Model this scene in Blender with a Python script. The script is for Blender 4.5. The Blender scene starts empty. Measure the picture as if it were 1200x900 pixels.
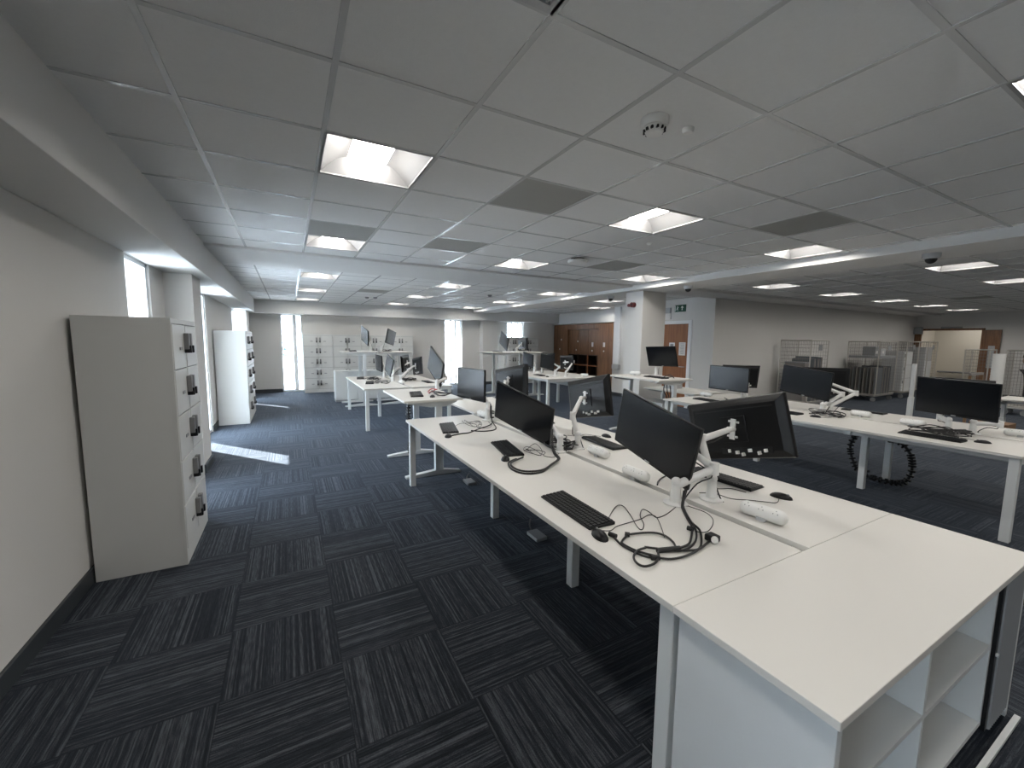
import bpy, math, random
from mathutils import Vector, Matrix
random.seed(7)
SC = bpy.context.scene
COL = SC.collection
PI = math.pi

# ------------------------------------------------------------------ camera
CAM_YAW, CAM_PITCH, CAM_ROLL, F_PX = 0.4964, -0.105, 0.0112, 481.8
cam_d = bpy.data.cameras.new('camera'); cam = bpy.data.objects.new('camera', cam_d); COL.objects.link(cam)
fw = Vector((math.sin(CAM_YAW)*math.cos(CAM_PITCH), math.cos(CAM_YAW)*math.cos(CAM_PITCH), math.sin(CAM_PITCH)))
r0 = Vector((math.cos(CAM_YAW), -math.sin(CAM_YAW), 0)); u0 = r0.cross(fw)
rr = math.cos(CAM_ROLL)*r0 + math.sin(CAM_ROLL)*u0
uu = -math.sin(CAM_ROLL)*r0 + math.cos(CAM_ROLL)*u0
m = Matrix((rr, uu, -fw)).transposed().to_4x4(); m.translation = (0, 0, 1.594)
cam.matrix_world = m
cam_d.sensor_width = 36; cam_d.lens = F_PX/1200*36; cam_d.clip_start = 0.02; cam_d.clip_end = 300
SC.camera = cam

# ------------------------------------------------------------------ world, sun, exposure
SC.view_settings.view_transform = 'Standard'; SC.view_settings.look = 'None'
SC.view_settings.gamma = 1; SC.view_settings.use_curve_mapping = False
SC.view_settings.exposure = 0.0
LAMP = 43.0          # strength of the ceiling panels' diffusers
SKY = 22.0
SUN = 60.0
w = bpy.data.worlds.new('world'); SC.world = w; w.use_nodes = True
nt = w.node_tree; bg = nt.nodes['Background']
tc = nt.nodes.new('ShaderNodeTexCoord'); sx = nt.nodes.new('ShaderNodeSeparateXYZ'); rp = nt.nodes.new('ShaderNodeValToRGB')
nt.links.new(tc.outputs['Generated'], sx.inputs[0]); nt.links.new(sx.outputs['Z'], rp.inputs[0])
rp.color_ramp.elements[0].position = 0.0; rp.color_ramp.elements[0].color = (.92, .96, 1, 1)
rp.color_ramp.elements[1].position = .7; rp.color_ramp.elements[1].color = (.74, .86, 1, 1)
nt.links.new(rp.outputs[0], bg.inputs['Color']); bg.inputs['Strength'].default_value = SKY
sd = bpy.data.lights.new('sun', 'SUN'); sun = bpy.data.objects.new('sun', sd); COL.objects.link(sun)
EL = math.radians(39.5); tr = Vector((.62*math.cos(EL), -.785*math.cos(EL), -math.sin(EL)))
sun.rotation_euler = tr.to_track_quat('-Z', 'Y').to_euler(); sd.energy = SUN; sd.angle = .01; sd.color = (1, .97, .92)
def portal(x, y, z, sx_, sz_, rot):
    d = bpy.data.lights.new('window_portal', 'AREA'); d.shape = 'RECTANGLE'; d.size = sx_; d.size_y = sz_
    d.cycles.is_portal = True
    o = bpy.data.objects.new('window_portal', d); COL.objects.link(o); o.location = (x, y, z); o.rotation_euler = rot
for y0, y1 in ((-.25, .10), (4.67, 5.37), (7.2, 8.45), (12.1, 13.0)):
    portal(-1.82, (y0+y1)/2, 1.15, 2.3, y1-y0, (0, -PI/2, 0))
for x0, x1 in ((-.2, .37), (4.82, 5.46), (7.3, 8.0)):
    portal((x0+x1)/2, 14.55, 1.15, x1-x0, 2.3, (-PI/2, 0, 0))

# ------------------------------------------------------------------ materials
def mat(name, col, rough=.6, spec=.5, metal=0, bump=0, bscale=200, emit=None, estr=0, var=0, vscale=6, coat=0):
    m = bpy.data.materials.new(name); m.use_nodes = True; n = m.node_tree; b = n.nodes['Principled BSDF']
    b.inputs['Base Color'].default_value = (*col, 1); b.inputs['Roughness'].default_value = rough
    b.inputs['Specular IOR Level'].default_value = spec; b.inputs['Metallic'].default_value = metal
    b.inputs['Coat Weight'].default_value = coat
    if emit: b.inputs['Emission Color'].default_value = (*emit, 1); b.inputs['Emission Strength'].default_value = estr
    if bump or var:
        t = n.nodes.new('ShaderNodeTexCoord')
    if bump:
        z = n.nodes.new('ShaderNodeTexNoise'); z.inputs['Scale'].default_value = bscale
        bp = n.nodes.new('ShaderNodeBump'); bp.inputs['Strength'].default_value = bump; bp.inputs['Distance'].default_value = .002
        n.links.new(t.outputs['Object'], z.inputs['Vector']); n.links.new(z.outputs[0], bp.inputs['Height']); n.links.new(bp.outputs[0], b.inputs['Normal'])
    if var:
        z = n.nodes.new('ShaderNodeTexNoise'); z.inputs['Scale'].default_value = vscale; z.inputs['Detail'].default_value = 4
        mx = n.nodes.new('ShaderNodeMix'); mx.data_type = 'RGBA'
        mx.inputs['A'].default_value = (*[c*(1-var) for c in col], 1); mx.inputs['B'].default_value = (*[min(1, c*(1+var)) for c in col], 1)
        n.links.new(t.outputs['Object'], z.inputs['Vector']); n.links.new(z.outputs[0], mx.inputs['Factor']); n.links.new(mx.outputs['Result'], b.inputs['Base Color'])
    return m
M = {}
M['wall'] = mat('wall_paint', (.66, .65, .63), .9, .3, bump=.15, bscale=300)
M['bulk'] = mat('bulkhead_paint', (.68, .68, .67), .9, .3, bump=.1, bscale=300)
M['tile'] = mat('ceiling_tile', (.76, .765, .76), .85, .2, bump=.5, bscale=260, var=.03, vscale=40)
M['darktile'] = mat('return_air_tile', (.36, .36, .34), .8, .2, bump=.5, bscale=500)
M['grid'] = mat('grid_bar', (.60, .61, .61), .24, .7)
M['skirt'] = mat('skirting', (.035, .042, .048), .5)
M['white'] = mat('white_laminate', (.69, .675, .64), .38, .4, var=.015, vscale=3)
M['edge'] = mat('white_edge', (.66, .68, .69), .45)
M['steel'] = mat('white_steel', (.66, .68, .68), .45, .4, bump=.05, bscale=400)
M['locker'] = mat('locker_steel', (.60, .61, .60), .42, .4, bump=.04, bscale=500)
M['grey'] = mat('grey_plastic', (.25, .26, .27), .5)
M['ltgrey'] = mat('light_grey', (.45, .46, .47), .45)
M['silver'] = mat('silver', (.55, .56, .57), .4, metal=.6)
M['black'] = mat('black_plastic', (.006, .0065, .0075), .36, .3)
M['screen'] = mat('screen', (.004, .005, .007), .25, .32)
M['key'] = mat('key_black', (.011, .012, .014), .45, .3)
M['cable'] = mat('cable_black', (.01, .01, .011), .45)
M['armw'] = mat('arm_white', (.74, .74, .73), .35, .5)
M['plug'] = mat('plug_white', (.8, .8, .78), .4)
M['chrome'] = mat('zinc_wire', (.62, .60, .56), .3, metal=.7)
M['lockgrey'] = mat('lock_grey', (.20, .205, .21), .45)
M['wire'] = mat('dull_wire', (.20, .19, .175), .5, metal=.3)
M['cardboard'] = mat('grey_board', (.24, .225, .215), .8, var=.2, vscale=5)
M['paper'] = mat('paper', (.78, .77, .75), .8)
M['red'] = mat('dark_red', (.12, .012, .014), .4)
M['redcable'] = mat('red_cable', (.45, .03, .04), .5)
M['green'] = mat('exit_green', (.004, .07, .04), .5)
M['exitwhite'] = mat('exit_white', (.8, .85, .8), .5)
M['skin'] = mat('skin', (.42, .24, .17), .5)
M['shirt'] = mat('dark_cloth', (.012, .012, .014), .9)
M['trous'] = mat('trouser_cloth', (.02, .02, .025), .9)
M['hair'] = mat('hair', (.02, .013, .01), .7)
M['frosted'] = mat('frame_white', (.8, .81, .82), .5)
M['concrete'] = mat('outside_paving', (.45, .46, .48), .9)
M['railing'] = mat('railing_blue_grey', (.12, .17, .24), .5)
M['facade'] = mat('outside_render', (.72, .74, .76), .9)
M['fold'] = mat('seat_grey', (.12, .13, .14), .7)
M['diff'] = mat('light_diffuser', (.9, .9, .9), .5, emit=(1, .955, .89), estr=LAMP)
M['reflector'] = mat('light_reflector', (.25, .25, .255), .4)
M['corridor'] = mat('corridor_paint', (.70, .66, .58), .9)
M['brown'] = mat('brown_carton', (.22, .13, .07), .8)
def glass_mat():
    m = bpy.data.materials.new('window_glass'); m.use_nodes = True; n = m.node_tree; n.nodes.clear()
    o = n.nodes.new('ShaderNodeOutputMaterial'); t = n.nodes.new('ShaderNodeBsdfTransparent'); g = n.nodes.new('ShaderNodeBsdfGlossy')
    g.inputs['Roughness'].default_value = .02; t.inputs[0].default_value = (.9, .94, .97, 1)
    x = n.nodes.new('ShaderNodeMixShader'); x.inputs[0].default_value = .05
    n.links.new(t.outputs[0], x.inputs[1]); n.links.new(g.outputs[0], x.inputs[2]); n.links.new(x.outputs[0], o.inputs[0])
    return m
M['glass'] = glass_mat()
def wood_mat(name, c1, c2, sc=(1, 1, 1), rough=.4):
    m = bpy.data.materials.new(name); m.use_nodes = True; n = m.node_tree; b = n.nodes['Principled BSDF']; b.inputs['Roughness'].default_value = rough
    t = n.nodes.new('ShaderNodeTexCoord'); mp = n.nodes.new('ShaderNodeMapping'); mp.inputs['Scale'].default_value = sc
    z = n.nodes.new('ShaderNodeTexNoise'); z.inputs['Scale'].default_value = 4; z.inputs['Detail'].default_value = 6; z.inputs['Distortion'].default_value = .6
    r = n.nodes.new('ShaderNodeValToRGB'); r.color_ramp.elements[0].color = (*c1, 1); r.color_ramp.elements[1].color = (*c2, 1)
    r.color_ramp.elements[0].position = .35; r.color_ramp.elements[1].position = .68
    n.links.new(t.outputs['Object'], mp.inputs[0]); n.links.new(mp.outputs[0], z.inputs['Vector']); n.links.new(z.outputs[0], r.inputs[0]); n.links.new(r.outputs[0], b.inputs['Base Color'])
    return m
M['wood'] = wood_mat('walnut_veneer', (.13, .060, .026), (.24, .115, .050), (6, 6, .5))
M['doorwood'] = wood_mat('door_veneer', (.22, .085, .035), (.31, .13, .055), (5, 5, .5))
M['darkwood'] = wood_mat('dark_shelf', (.012, .008, .006), (.03, .018, .012), (5, 5, .5))
def carpet_mat():
    m = bpy.data.materials.new('striped_carpet_tiles'); m.use_nodes = True; n = m.node_tree; L = n.links; b = n.nodes['Principled BSDF']
    b.inputs['Roughness'].default_value = .92; b.inputs['Specular IOR Level'].default_value = .15; b.inputs['Sheen Weight'].default_value = .14
    b.inputs['Sheen Tint'].default_value = (.6, .75, 1, 1)
    g = n.nodes.new('ShaderNodeNewGeometry'); s = n.nodes.new('ShaderNodeSeparateXYZ'); L.new(g.outputs['Position'], s.inputs[0])
    def mth(op, a, bb=None, c=None):
        q = n.nodes.new('ShaderNodeMath'); q.operation = op
        for i, v in enumerate((a, bb, c)):
            if v is None: continue
            if isinstance(v, (int, float)): q.inputs[i].default_value = v
            else: L.new(v, q.inputs[i])
        return q.outputs[0]
    tx = mth('DIVIDE', mth('ADD', s.outputs[0], .331+50), .5); ty = mth('DIVIDE', mth('ADD', s.outputs[1], 50-2.052), .5)
    cx, cy = mth('FLOOR', tx), mth('FLOOR', ty)
    par = mth('MODULO', mth('ADD', cx, cy), 2)       # 0: stripes run along y
    odd = mth('GREATER_THAN', par, .5)
    fx, fy = mth('FRACT', tx), mth('FRACT', ty)
    def mix(f, a, bb):
        return mth('ADD', mth('MULTIPLY', a, mth('SUBTRACT', 1, f)), mth('MULTIPLY', bb, f))
    across = mix(odd, fx, fy); along = mix(odd, fy, fx)
    seed = mth('ADD', mth('MULTIPLY', cx, 7.13), mth('MULTIPLY', cy, 3.77))
    def noise(sa, sl, off, detail=1):
        c = n.nodes.new('ShaderNodeCombineXYZ'); L.new(mth('MULTIPLY', across, sa), c.inputs[0]); L.new(mth('MULTIPLY', along, sl), c.inputs[1]); L.new(mth('ADD', seed, off), c.inputs[2])
        z = n.nodes.new('ShaderNodeTexNoise'); z.inputs['Scale'].default_value = 1; z.inputs['Detail'].default_value = detail; L.new(c.outputs[0], z.inputs['Vector']); return z.outputs[0]
    nb = noise(11, .25, 0, 1); ng = noise(260, 150, 21, 2); nl = noise(95, 7, 33, 1)
    def stripes(n1, off):
        c = n.nodes.new('ShaderNodeCombineXYZ'); L.new(mth('FLOOR', mth('MULTIPLY', across, n1)), c.inputs[0]); L.new(mth('ADD', seed, off), c.inputs[1])
        z = n.nodes.new('ShaderNodeTexWhiteNoise'); z.noise_dimensions = '2D'; L.new(c.outputs[0], z.inputs['Vector']); return z.outputs['Value']
    nf = mth('ADD', mth('MULTIPLY', stripes(84, 3.3), .60), mth('MULTIPLY', stripes(47, 8.1), .40))
    v = mth('ADD', mth('ADD', mth('MULTIPLY', nb, .20), mth('MULTIPLY', nf, .30)), mth('ADD', mth('MULTIPLY', ng, .32), mth('MULTIPLY', nl, .32)))
    r = n.nodes.new('ShaderNodeValToRGB'); e = r.color_ramp.elements
    e[0].position = .42; e[0].color = (.0055, .0066, .0085, 1); e[1].position = .74; e[1].color = (.078, .085, .094, 1)
    q = e.new(.57); q.color = (.0165, .019, .0235, 1)
    L.new(v, r.inputs[0])
    # seams
    def seam(f): return mth('MINIMUM', f, mth('SUBTRACT', 1, f))
    sm = mth('LESS_THAN', mth('MINIMUM', seam(fx), seam(fy)), .006)
    mx = n.nodes.new('ShaderNodeMix'); mx.data_type = 'RGBA'; L.new(mth('MULTIPLY', sm, .6), mx.inputs['Factor']); L.new(r.outputs[0], mx.inputs['A']); mx.inputs['B'].default_value = (.006, .007, .009, 1)
    L.new(mx.outputs['Result'], b.inputs['Base Color'])
    bp = n.nodes.new('ShaderNodeBump'); bp.inputs['Strength'].default_value = .5; bp.inputs['Distance'].default_value = .004; L.new(v, bp.inputs['Height']); L.new(bp.outputs[0], b.inputs['Normal'])
    return m
M['carpet'] = carpet_mat()

# ------------------------------------------------------------------ mesh helpers
class MB:
    def __init__(s): s.v = []; s.f = []; s.m = []; s.mi = 0
    def add(s, vs, fs):
        o = len(s.v); s.v += [tuple(v) for v in vs]; s.f += [tuple(o+i for i in f) for f in fs]; s.m += [s.mi]*len(fs); return s
    def box(s, x0, x1, y0, y1, z0, z1, mx=None):
        vs = [Vector((x, y, z)) for z in (z0, z1) for y in (y0, y1) for x in (x0, x1)]
        if mx: vs = [mx @ v for v in vs]
        return s.add(vs, [(0, 2, 3, 1), (4, 5, 7, 6), (0, 1, 5, 4), (2, 6, 7, 3), (0, 4, 6, 2), (1, 3, 7, 5)])
    def cbox(s, c, d, mx=None):
        return s.box(c[0]-d[0]/2, c[0]+d[0]/2, c[1]-d[1]/2, c[1]+d[1]/2, c[2]-d[2]/2, c[2]+d[2]/2, mx)
    def cyl(s, a, b, ra, rb=None, n=16, cap=True):
        a = Vector(a); b = Vector(b); rb = ra if rb is None else rb
        d = (b-a).normalized(); t = Vector((0, 0, 1)) if abs(d.z) < .9 else Vector((1, 0, 0)); u = d.cross(t).normalized(); v = d.cross(u)
        vs = [a+(u*math.cos(2*PI*i/n)+v*math.sin(2*PI*i/n))*ra for i in range(n)]+[b+(u*math.cos(2*PI*i/n)+v*math.sin(2*PI*i/n))*rb for i in range(n)]
        fs = [(i, i+n, (i+1) % n+n, (i+1) % n) for i in range(n)]
        if cap: fs += [tuple(range(n)), tuple(reversed(range(n, 2*n)))]
        return s.add(vs, fs)
    def bar(s, a, b, wd, hd, up=(0, 0, 1)):
        a = Vector(a); b = Vector(b); d = (b-a).normalized(); u = d.cross(Vector(up))
        if u.length < 1e-3: u = d.cross(Vector((1, 0, 0)))
        u.normalize(); v = u.cross(d); vs = []
        for p in (a, b):
            for i, j in ((-1, -1), (1, -1), (1, 1), (-1, 1)): vs.append(p+u*wd/2*i+v*hd/2*j)
        return s.add(vs, [(0, 3, 2, 1), (4, 5, 6, 7), (0, 1, 5, 4), (1, 2, 6, 5), (2, 3, 7, 6), (3, 0, 4, 7)])
    def lathe(s, prof, n=24, c=(0, 0, 0)):
        vs = []
        for r, z in prof: vs += [(c[0]+r*math.cos(2*PI*i/n), c[1]+r*math.sin(2*PI*i/n), c[2]+z) for i in range(n)]
        fs = [(k*n+i, k*n+(i+1) % n, (k+1)*n+(i+1) % n, (k+1)*n+i) for k in range(len(prof)-1) for i in range(n)]
        fs += [tuple(reversed(range(n))), tuple(range((len(prof)-1)*n, len(prof)*n))]
        return s.add(vs, fs)
    def prism(s, poly, t0, t1, axis='y'):
        k = len(poly)
        def P(p, t): return {'y': (p[0], t, p[1]), 'x': (t, p[0], p[1]), 'z': (p[0], p[1], t)}[axis]
        vs = [P(p, t0) for p in poly]+[P(p, t1) for p in poly]
        return s.add(vs, [tuple(range(k)), tuple(reversed(range(k, 2*k)))]+[(i, i+k, (i+1) % k+k, (i+1) % k) for i in range(k)])
    def tube(s, pts, r, n=8, sm=4):
        P = [Vector(p) for p in pts]
        if sm > 1 and len(P) > 2:
            Q = []
            for i in range(len(P)-1):
                p0 = P[max(i-1, 0)]; p1 = P[i]; p2 = P[i+1]; p3 = P[min(i+2, len(P)-1)]
                for k in range(sm):
                    t = k/sm
                    Q.append(.5*((2*p1)+(p2-p0)*t+(2*p0-5*p1+4*p2-p3)*t*t+(3*p1-p0-3*p2+p3)*t**3))
            Q.append(P[-1]); P = Q
        vs = []; prev = None
        for i, p in enumerate(P):
            d = (P[min(i+1, len(P)-1)]-P[max(i-1, 0)]).normalized()
            if prev is None:
                t = Vector((0, 0, 1)) if abs(d.z) < .9 else Vector((1, 0, 0)); u = d.cross(t).normalized()
            else:
                u = (prev-d*prev.dot(d)); u = u.normalized() if u.length > 1e-5 else d.orthogonal().normalized()
            prev = u; v = d.cross(u)
            vs += [p+(u*math.cos(2*PI*k/n)+v*math.sin(2*PI*k/n))*r for k in range(n)]
        fs = [(i*n+k, i*n+(k+1) % n, (i+1)*n+(k+1) % n, (i+1)*n+k) for i in range(len(P)-1) for k in range(n)]
        fs += [tuple(reversed(range(n))), tuple(range((len(P)-1)*n, len(P)*n))]
        return s.add(vs, fs)
    def sphere(s, c, r, sc=(1, 1, 1), n=16, half=False):
        vs = []; fs = []; rings = n//2
        lo = 0 if half else -rings//2
        rows = list(range(lo, rings//2+1))
        for j in rows:
            a = PI*j/rings
            for i in range(n): vs.append((c[0]+r*sc[0]*math.cos(a)*math.cos(2*PI*i/n), c[1]+r*sc[1]*math.cos(a)*math.sin(2*PI*i/n), c[2]+r*sc[2]*math.sin(a)))
        for j in range(len(rows)-1):
            for i in range(n): fs.append((j*n+i, j*n+(i+1) % n, (j+1)*n+(i+1) % n, (j+1)*n+i))
        fs.append(tuple(reversed(range(n))))
        return s.add(vs, fs)
    def build(s, name, mats, parent=None, bevel=0, smooth=False, loc=None, seg=2):
        me = bpy.data.meshes.new(name); me.from_pydata(s.v, [], s.f)
        mats = mats if isinstance(mats, (list, tuple)) else [mats]
        for q in mats: me.materials.append(M[q] if isinstance(q, str) else q)
        for p, i in zip(me.polygons, s.m):
            p.material_index = i
            p.use_smooth = smooth
        me.update()
        import bmesh as bm_
        b = bm_.new(); b.from_mesh(me); bm_.ops.recalc_face_normals(b, faces=b.faces); b.to_mesh(me); b.free()
        o = bpy.data.objects.new(name, me); COL.objects.link(o)
        if smooth:
            try: me.set_sharp_from_angle(angle=math.radians(40))
            except Exception: pass
        if parent: o.parent = parent
        if loc: o.location = loc
        if bevel:
            md = o.modifiers.new('bevel', 'BEVEL'); md.width = bevel; md.segments = seg; md.limit_method = 'ANGLE'; md.angle_limit = math.radians(40)
        return o
def B(*a, **k): return MB().box(*a, **k)
def struct(o): o['kind'] = 'structure'; return o
def thing(name, label, cat, loc=(0, 0, 0), rz=0, group=None):
    o = bpy.data.objects.new(name, None); COL.objects.link(o); o.empty_display_size = .1
    o.location = loc; o.rotation_euler = (0, 0, rz); tag(o, label, cat, group); return o
def tag(o, label, cat, group=None):
    o['label'] = label; o['category'] = cat
    if group: o['group'] = group
    return o
def dup(root, loc=None, rz=None, label=None, group=None):
    r = root.copy(); COL.objects.link(r)
    if loc is not None: r.location = loc
    if rz is not None: r.rotation_euler = (0, 0, rz)
    if label: r['label'] = label
    if group: r['group'] = group
    for ch in list(root.children):
        c = ch.copy(); COL.objects.link(c); c.parent = r
        for g in list(ch.children):
            d = g.copy(); COL.objects.link(d); d.parent = c
    return r

# ------------------------------------------------------------------ room shell
CZ = 2.656
struct(B(-1.8, 24, -4.2, 14.6, -.12, 0).build('floor', 'carpet'))
# left wall with three full-height window openings and an unseen one added for side light (thick wall x -1.80..-1.25)
wl = MB()
for y0, y1 in ((-4.2, -.25), (.10, 4.67), (5.37, 7.2), (8.45, 12.1), (13.0, 14.35)):
    wl.box(-1.8, -1.19, y0, y1, 0, 2.3)
wl.box(-1.8, -1.19, -4.2, 14.35, 2.3, 3.0)
struct(wl.build('wall_left', 'wall'))
struct(B(-1.19, -.80, -4.2, 13.45, 2.3, 2.72).build('trim_1', 'bulk', bevel=.004))
pier = MB(); pier.box(-1.25, -.93, 5.87, 6.37, 0, 2.3); pier.box(-1.25, -.93, 12.62, 13.4, 0, 2.3); pier.box(-1.25, -.93, 13.88, 13.9, 0, 2.3)
struct(pier.build('trim_2', 'wall', bevel=.004))
# back wall
wb = MB()
for x0, x1 in ((-1.8, -.2), (.37, 4.82), (5.46, 7.3), (8.0, 9.9)): wb.box(x0, x1, 13.9, 14.5, 0, 2.3)  # wall depth shaped so the reveals keep most of the sun out
wb.box(-1.8, 9.9, 13.9, 14.5, 2.3, 3.0)
struct(wb.build('wall_back', 'wall'))
struct(B(-1.25, 9.40, 13.45, 13.9, 2.29, 2.72).build('trim_3', 'bulk', bevel=.004))
p3 = MB(); p3.box(6.15, 6.75, 13.6, 13.9, 0, 2.29); struct(p3.build('trim_4', 'wall', bevel=.004))
# wall over and behind the wooden cupboards, and the door wall
struct(B(9.35, 9.95, 9.4, 13.9, 2.24, 2.72).build('trim_5', 'bulk', bevel=.004))
struct(B(9.95, 10.1, 9.0, 14.5, 0, 3).build('wall_cupboard_side', 'wall'))
wd = MB(); wd.box(8.5, 8.7, 7.6, 9.4, 0, 2.95); wd.box(8.5, 8.7, 6.1, 6.76, 0, 2.95); wd.box(8.5, 8.7, 6.76, 7.6, 2.06, 2.95); wd.box(8.7, 10.0, 9.3, 9.4, 0, 2.95)
struct(wd.build('wall_door_side', 'wall'))
struct(B(8.7, 19.7, 6.1, 6.3, 0, 2.95).build('wall_right', 'wall'))
we = MB(); we.box(19.5, 19.7, -4.2, 4.5, 0, 2.95); we.box(19.5, 19.7, 5.98, 6.1, 0, 2.95); we.box(19.5, 19.7, 4.5, 5.98, 2.1, 2.95)
struct(we.build('wall_east', 'wall'))
struct(B(-1.8, 19.7, -4.4, -4.2, 0, 3).build('wall_front', 'wall'))
# corridor beyond the east doorway
cr = MB(); cr.box(21.6, 21.8, 3.0, 6.5, 0, 2.95); cr.box(19.7, 21.8, 6.2, 6.5, 0, 2.95); cr.box(19.7, 21.8, 2.8, 3.0, 0, 2.95)
struct(cr.build('wall_corridor', 'corridor'))
# ceiling: tiles with openings at the recessed lights
lights = []      # (x0, y0) of each 0.6 m light cell
for i in (1, 5, 9):
    for y in (-4.77+.0, -2.37, .03, 2.43, 4.83):  # rows behind the viewpoint are unseen, added for illumination
        if y > -4: lights.append((-.399+.6*i, y))
    for y in (7.56, 9.96, 12.36): lights.append((-.399+.6*i, y))
for k in range(5):
    for y in (-3.0+.03, -.57, 1.83, 4.23): lights.append((7.73+2.4*k, y))  # the out-of-view ones are unseen lamps added to light the room
lights += [(8.33, 9.96), (7.13, 8.16), (20.3, 4.6)]  # last one is an unseen lamp added to brighten the corridor
dark = [(-.399+.6*7, 1.83), (-.399+.6*7, 4.23), (-.399+.6*3, 4.23), (-.399+.6, 4.23), (-.399+1.8, 2.43), (1.401, 9.36), (13.13, 3.03)]
vents = [(-.399+.6, .63)]
def ceil_region(x0, x1, y0, y1, gx, gy):
    mb = MB(); gr = MB(); xs = [x0]; ys = [y0]
    k = math.floor((x0-gx)/.6)+1
    while gx+.6*k < x1-.01: xs.append(gx+.6*k); k += 1
    xs.append(x1)
    k = math.floor((y0-gy)/.6)+1
    while gy+.6*k < y1-.01: ys.append(gy+.6*k); k += 1
    ys.append(y1)
    for a, b in zip(xs, xs[1:]):
        for c, d in zip(ys, ys[1:]):
            mx_, my_ = (a+b)/2, (c+d)/2
            hit = lambda L: any(abs(mx_-(p+.3)) < .15 and abs(my_-(q+.3)) < .15 for p, q in L)
            if hit(lights) or hit(vents): continue
            mb.mi = 1 if hit(dark) else 0
            mb.box(a, b, c, d, CZ, CZ+.02)
    for a in xs[1:-1]: gr.box(a-.012, a+.012, y0, y1, CZ-.004, CZ+.006)
    for c in ys[1:-1]: gr.box(x0, x1, c-.012, c+.012, CZ-.003, CZ+.005)
    return mb, gr
regs = [(-.8, 5.72, -4.2, 5.85, -.399, 1.23), (-.8, 5.72, 7.03, 13.45, -.399, 7.56), (6.5, 19.5, -4.2, 5.5, 7.73, 1.83), (6.5, 9.35, 6.2, 13.45, 7.73, 7.56)]
cm = MB(); gm = MB()
for r_ in regs:
    a, b = ceil_region(*r_)
    o = len(cm.v); cm.v += a.v; cm.f += [tuple(o+i for i in f) for f in a.f]; cm.m += a.m
    o = len(gm.v); gm.v += b.v; gm.f += [tuple(o+i for i in f) for f in b.f]; gm.m += b.m
struct(cm.build('ceiling', ['tile', 'darktile']))
struct(gm.build('trim_6', 'grid'))
struct(B(-1.8, 22, -4.4, 14.6, 2.95, 3.05).build('ceiling_upper', 'wall'))
cc = MB(); cc.box(19.7, 20.3, 2.8, 6.5, CZ, CZ+.05); cc.box(20.9, 21.8, 2.8, 6.5, CZ, CZ+.05); cc.box(20.3, 20.9, 2.8, 4.6, CZ, CZ+.05); cc.box(20.3, 20.9, 5.2, 6.5, CZ, CZ+.05); struct(cc.build('ceiling_corridor', 'bulk'))
struct(B(-.8, 5.74, 5.85, 7.03, 2.625, 2.72).build('trim_7', 'bulk', bevel=.003))            # cross beam
struct(B(5.72, 6.5, -4.2, 13.45, 2.56, 2.72).build('trim_8', 'bulk', bevel=.003))            # long beam over the column
mg = MB(); mg.box(6.5, 19.5, 5.5, 6.1, 2.60, 2.72); mg.box(6.5, 8.5, 6.1, 6.2, 2.60, 2.72); struct(mg.build('trim_9', 'bulk', bevel=.003))
# skirting
sk = MB()
for y0, y1 in ((-4.2, -.25), (.10, 4.67), (5.37, 5.87), (6.37, 7.2), (8.45, 12.1)): sk.box(-1.19, -1.172, y0, y1, 0, .1)
sk.box(-1.25, -.912, 5.852, 5.87, 0, .1); sk.box(-.93, -.912, 5.87, 6.388, 0, .1); sk.box(-.93, -.912, 12.62, 13.4, 0, .1); sk.box(-1.19, -.93, 12.602, 12.62, 0, .1)
struct(sk.build('baseboard_left', 'skirt', bevel=.003))
sk = MB(); sk.box(-.93, -.2, 13.882, 13.9, 0, .1)
for x0, x1 in ((.37, 4.82), (5.46, 6.15), (6.75, 7.3), (8.0, 9.4)): sk.box(x0, x1, 13.882, 13.9, 0, .1)
sk.box(6.13, 6.77, 13.582, 13.6, 0, .1)
struct(sk.build('baseboard_back', 'skirt', bevel=.003))
sk = MB(); sk.box(8.482, 8.5, 6.1, 6.7, 0, .1); sk.box(8.482, 8.5, 7.66, 9.4, 0, .1); sk.box(8.7, 19.5, 6.082, 6.1, 0, .1); sk.box(19.482, 19.5, -4.2, 4.4, 0, .1)
struct(sk.build('baseboard_right', 'skirt', bevel=.003))
# column
col = struct(B(5.93, 6.55, 5.78, 6.24, 0, 2.56).build('trim_10', 'wall', bevel=.006))
sk = MB(); sk.box(5.91, 6.57, 5.76, 6.26, 0, .1); struct(sk.build('baseboard_column', 'skirt', bevel=.003))
# windows
def window_left(n, y0, y1):
    o = B(-1.25, -1.242, y0+.03, y1-.03, .05, 2.27).build('window_%d' % n, 'glass'); struct(o)
    f = MB()
    f.box(-1.28, -1.21, y0, y0+.04, 0, 2.3); f.box(-1.28, -1.21, y1-.04, y1, 0, 2.3); f.box(-1.28, -1.21, y0, y1, 0, .05); f.box(-1.28, -1.21, y0, y1, 2.26, 2.3)
    f.build('window_frame', 'frosted', o, bevel=.004)
window_left(1, 4.67, 5.37); window_left(2, 7.2, 8.45); window_left(3, 12.1, 13.0); window_left(7, -.25, .10)  # the last window is unseen, added to throw fill light from the left
def window_back(n, x0, x1, mull):
    o = B(x0+.03, x1-.03, 14.0, 14.008, .05, 2.27).build('window_%d' % n, 'glass'); struct(o)
    f = MB()
    f.box(x0, x0+.035, 13.97, 14.04, 0, 2.3); f.box(x1-.035, x1, 13.97, 14.04, 0, 2.3); f.box(x0, x1, 13.97, 14.04, 0, .05); f.box(x0, x1, 13.97, 14.04, 2.26, 2.3)
    for a, b in mull: f.box(a, b, 13.95, 14.06, 0, 2.3)
    f.build('window_frame', 'frosted', o, bevel=.004)
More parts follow.
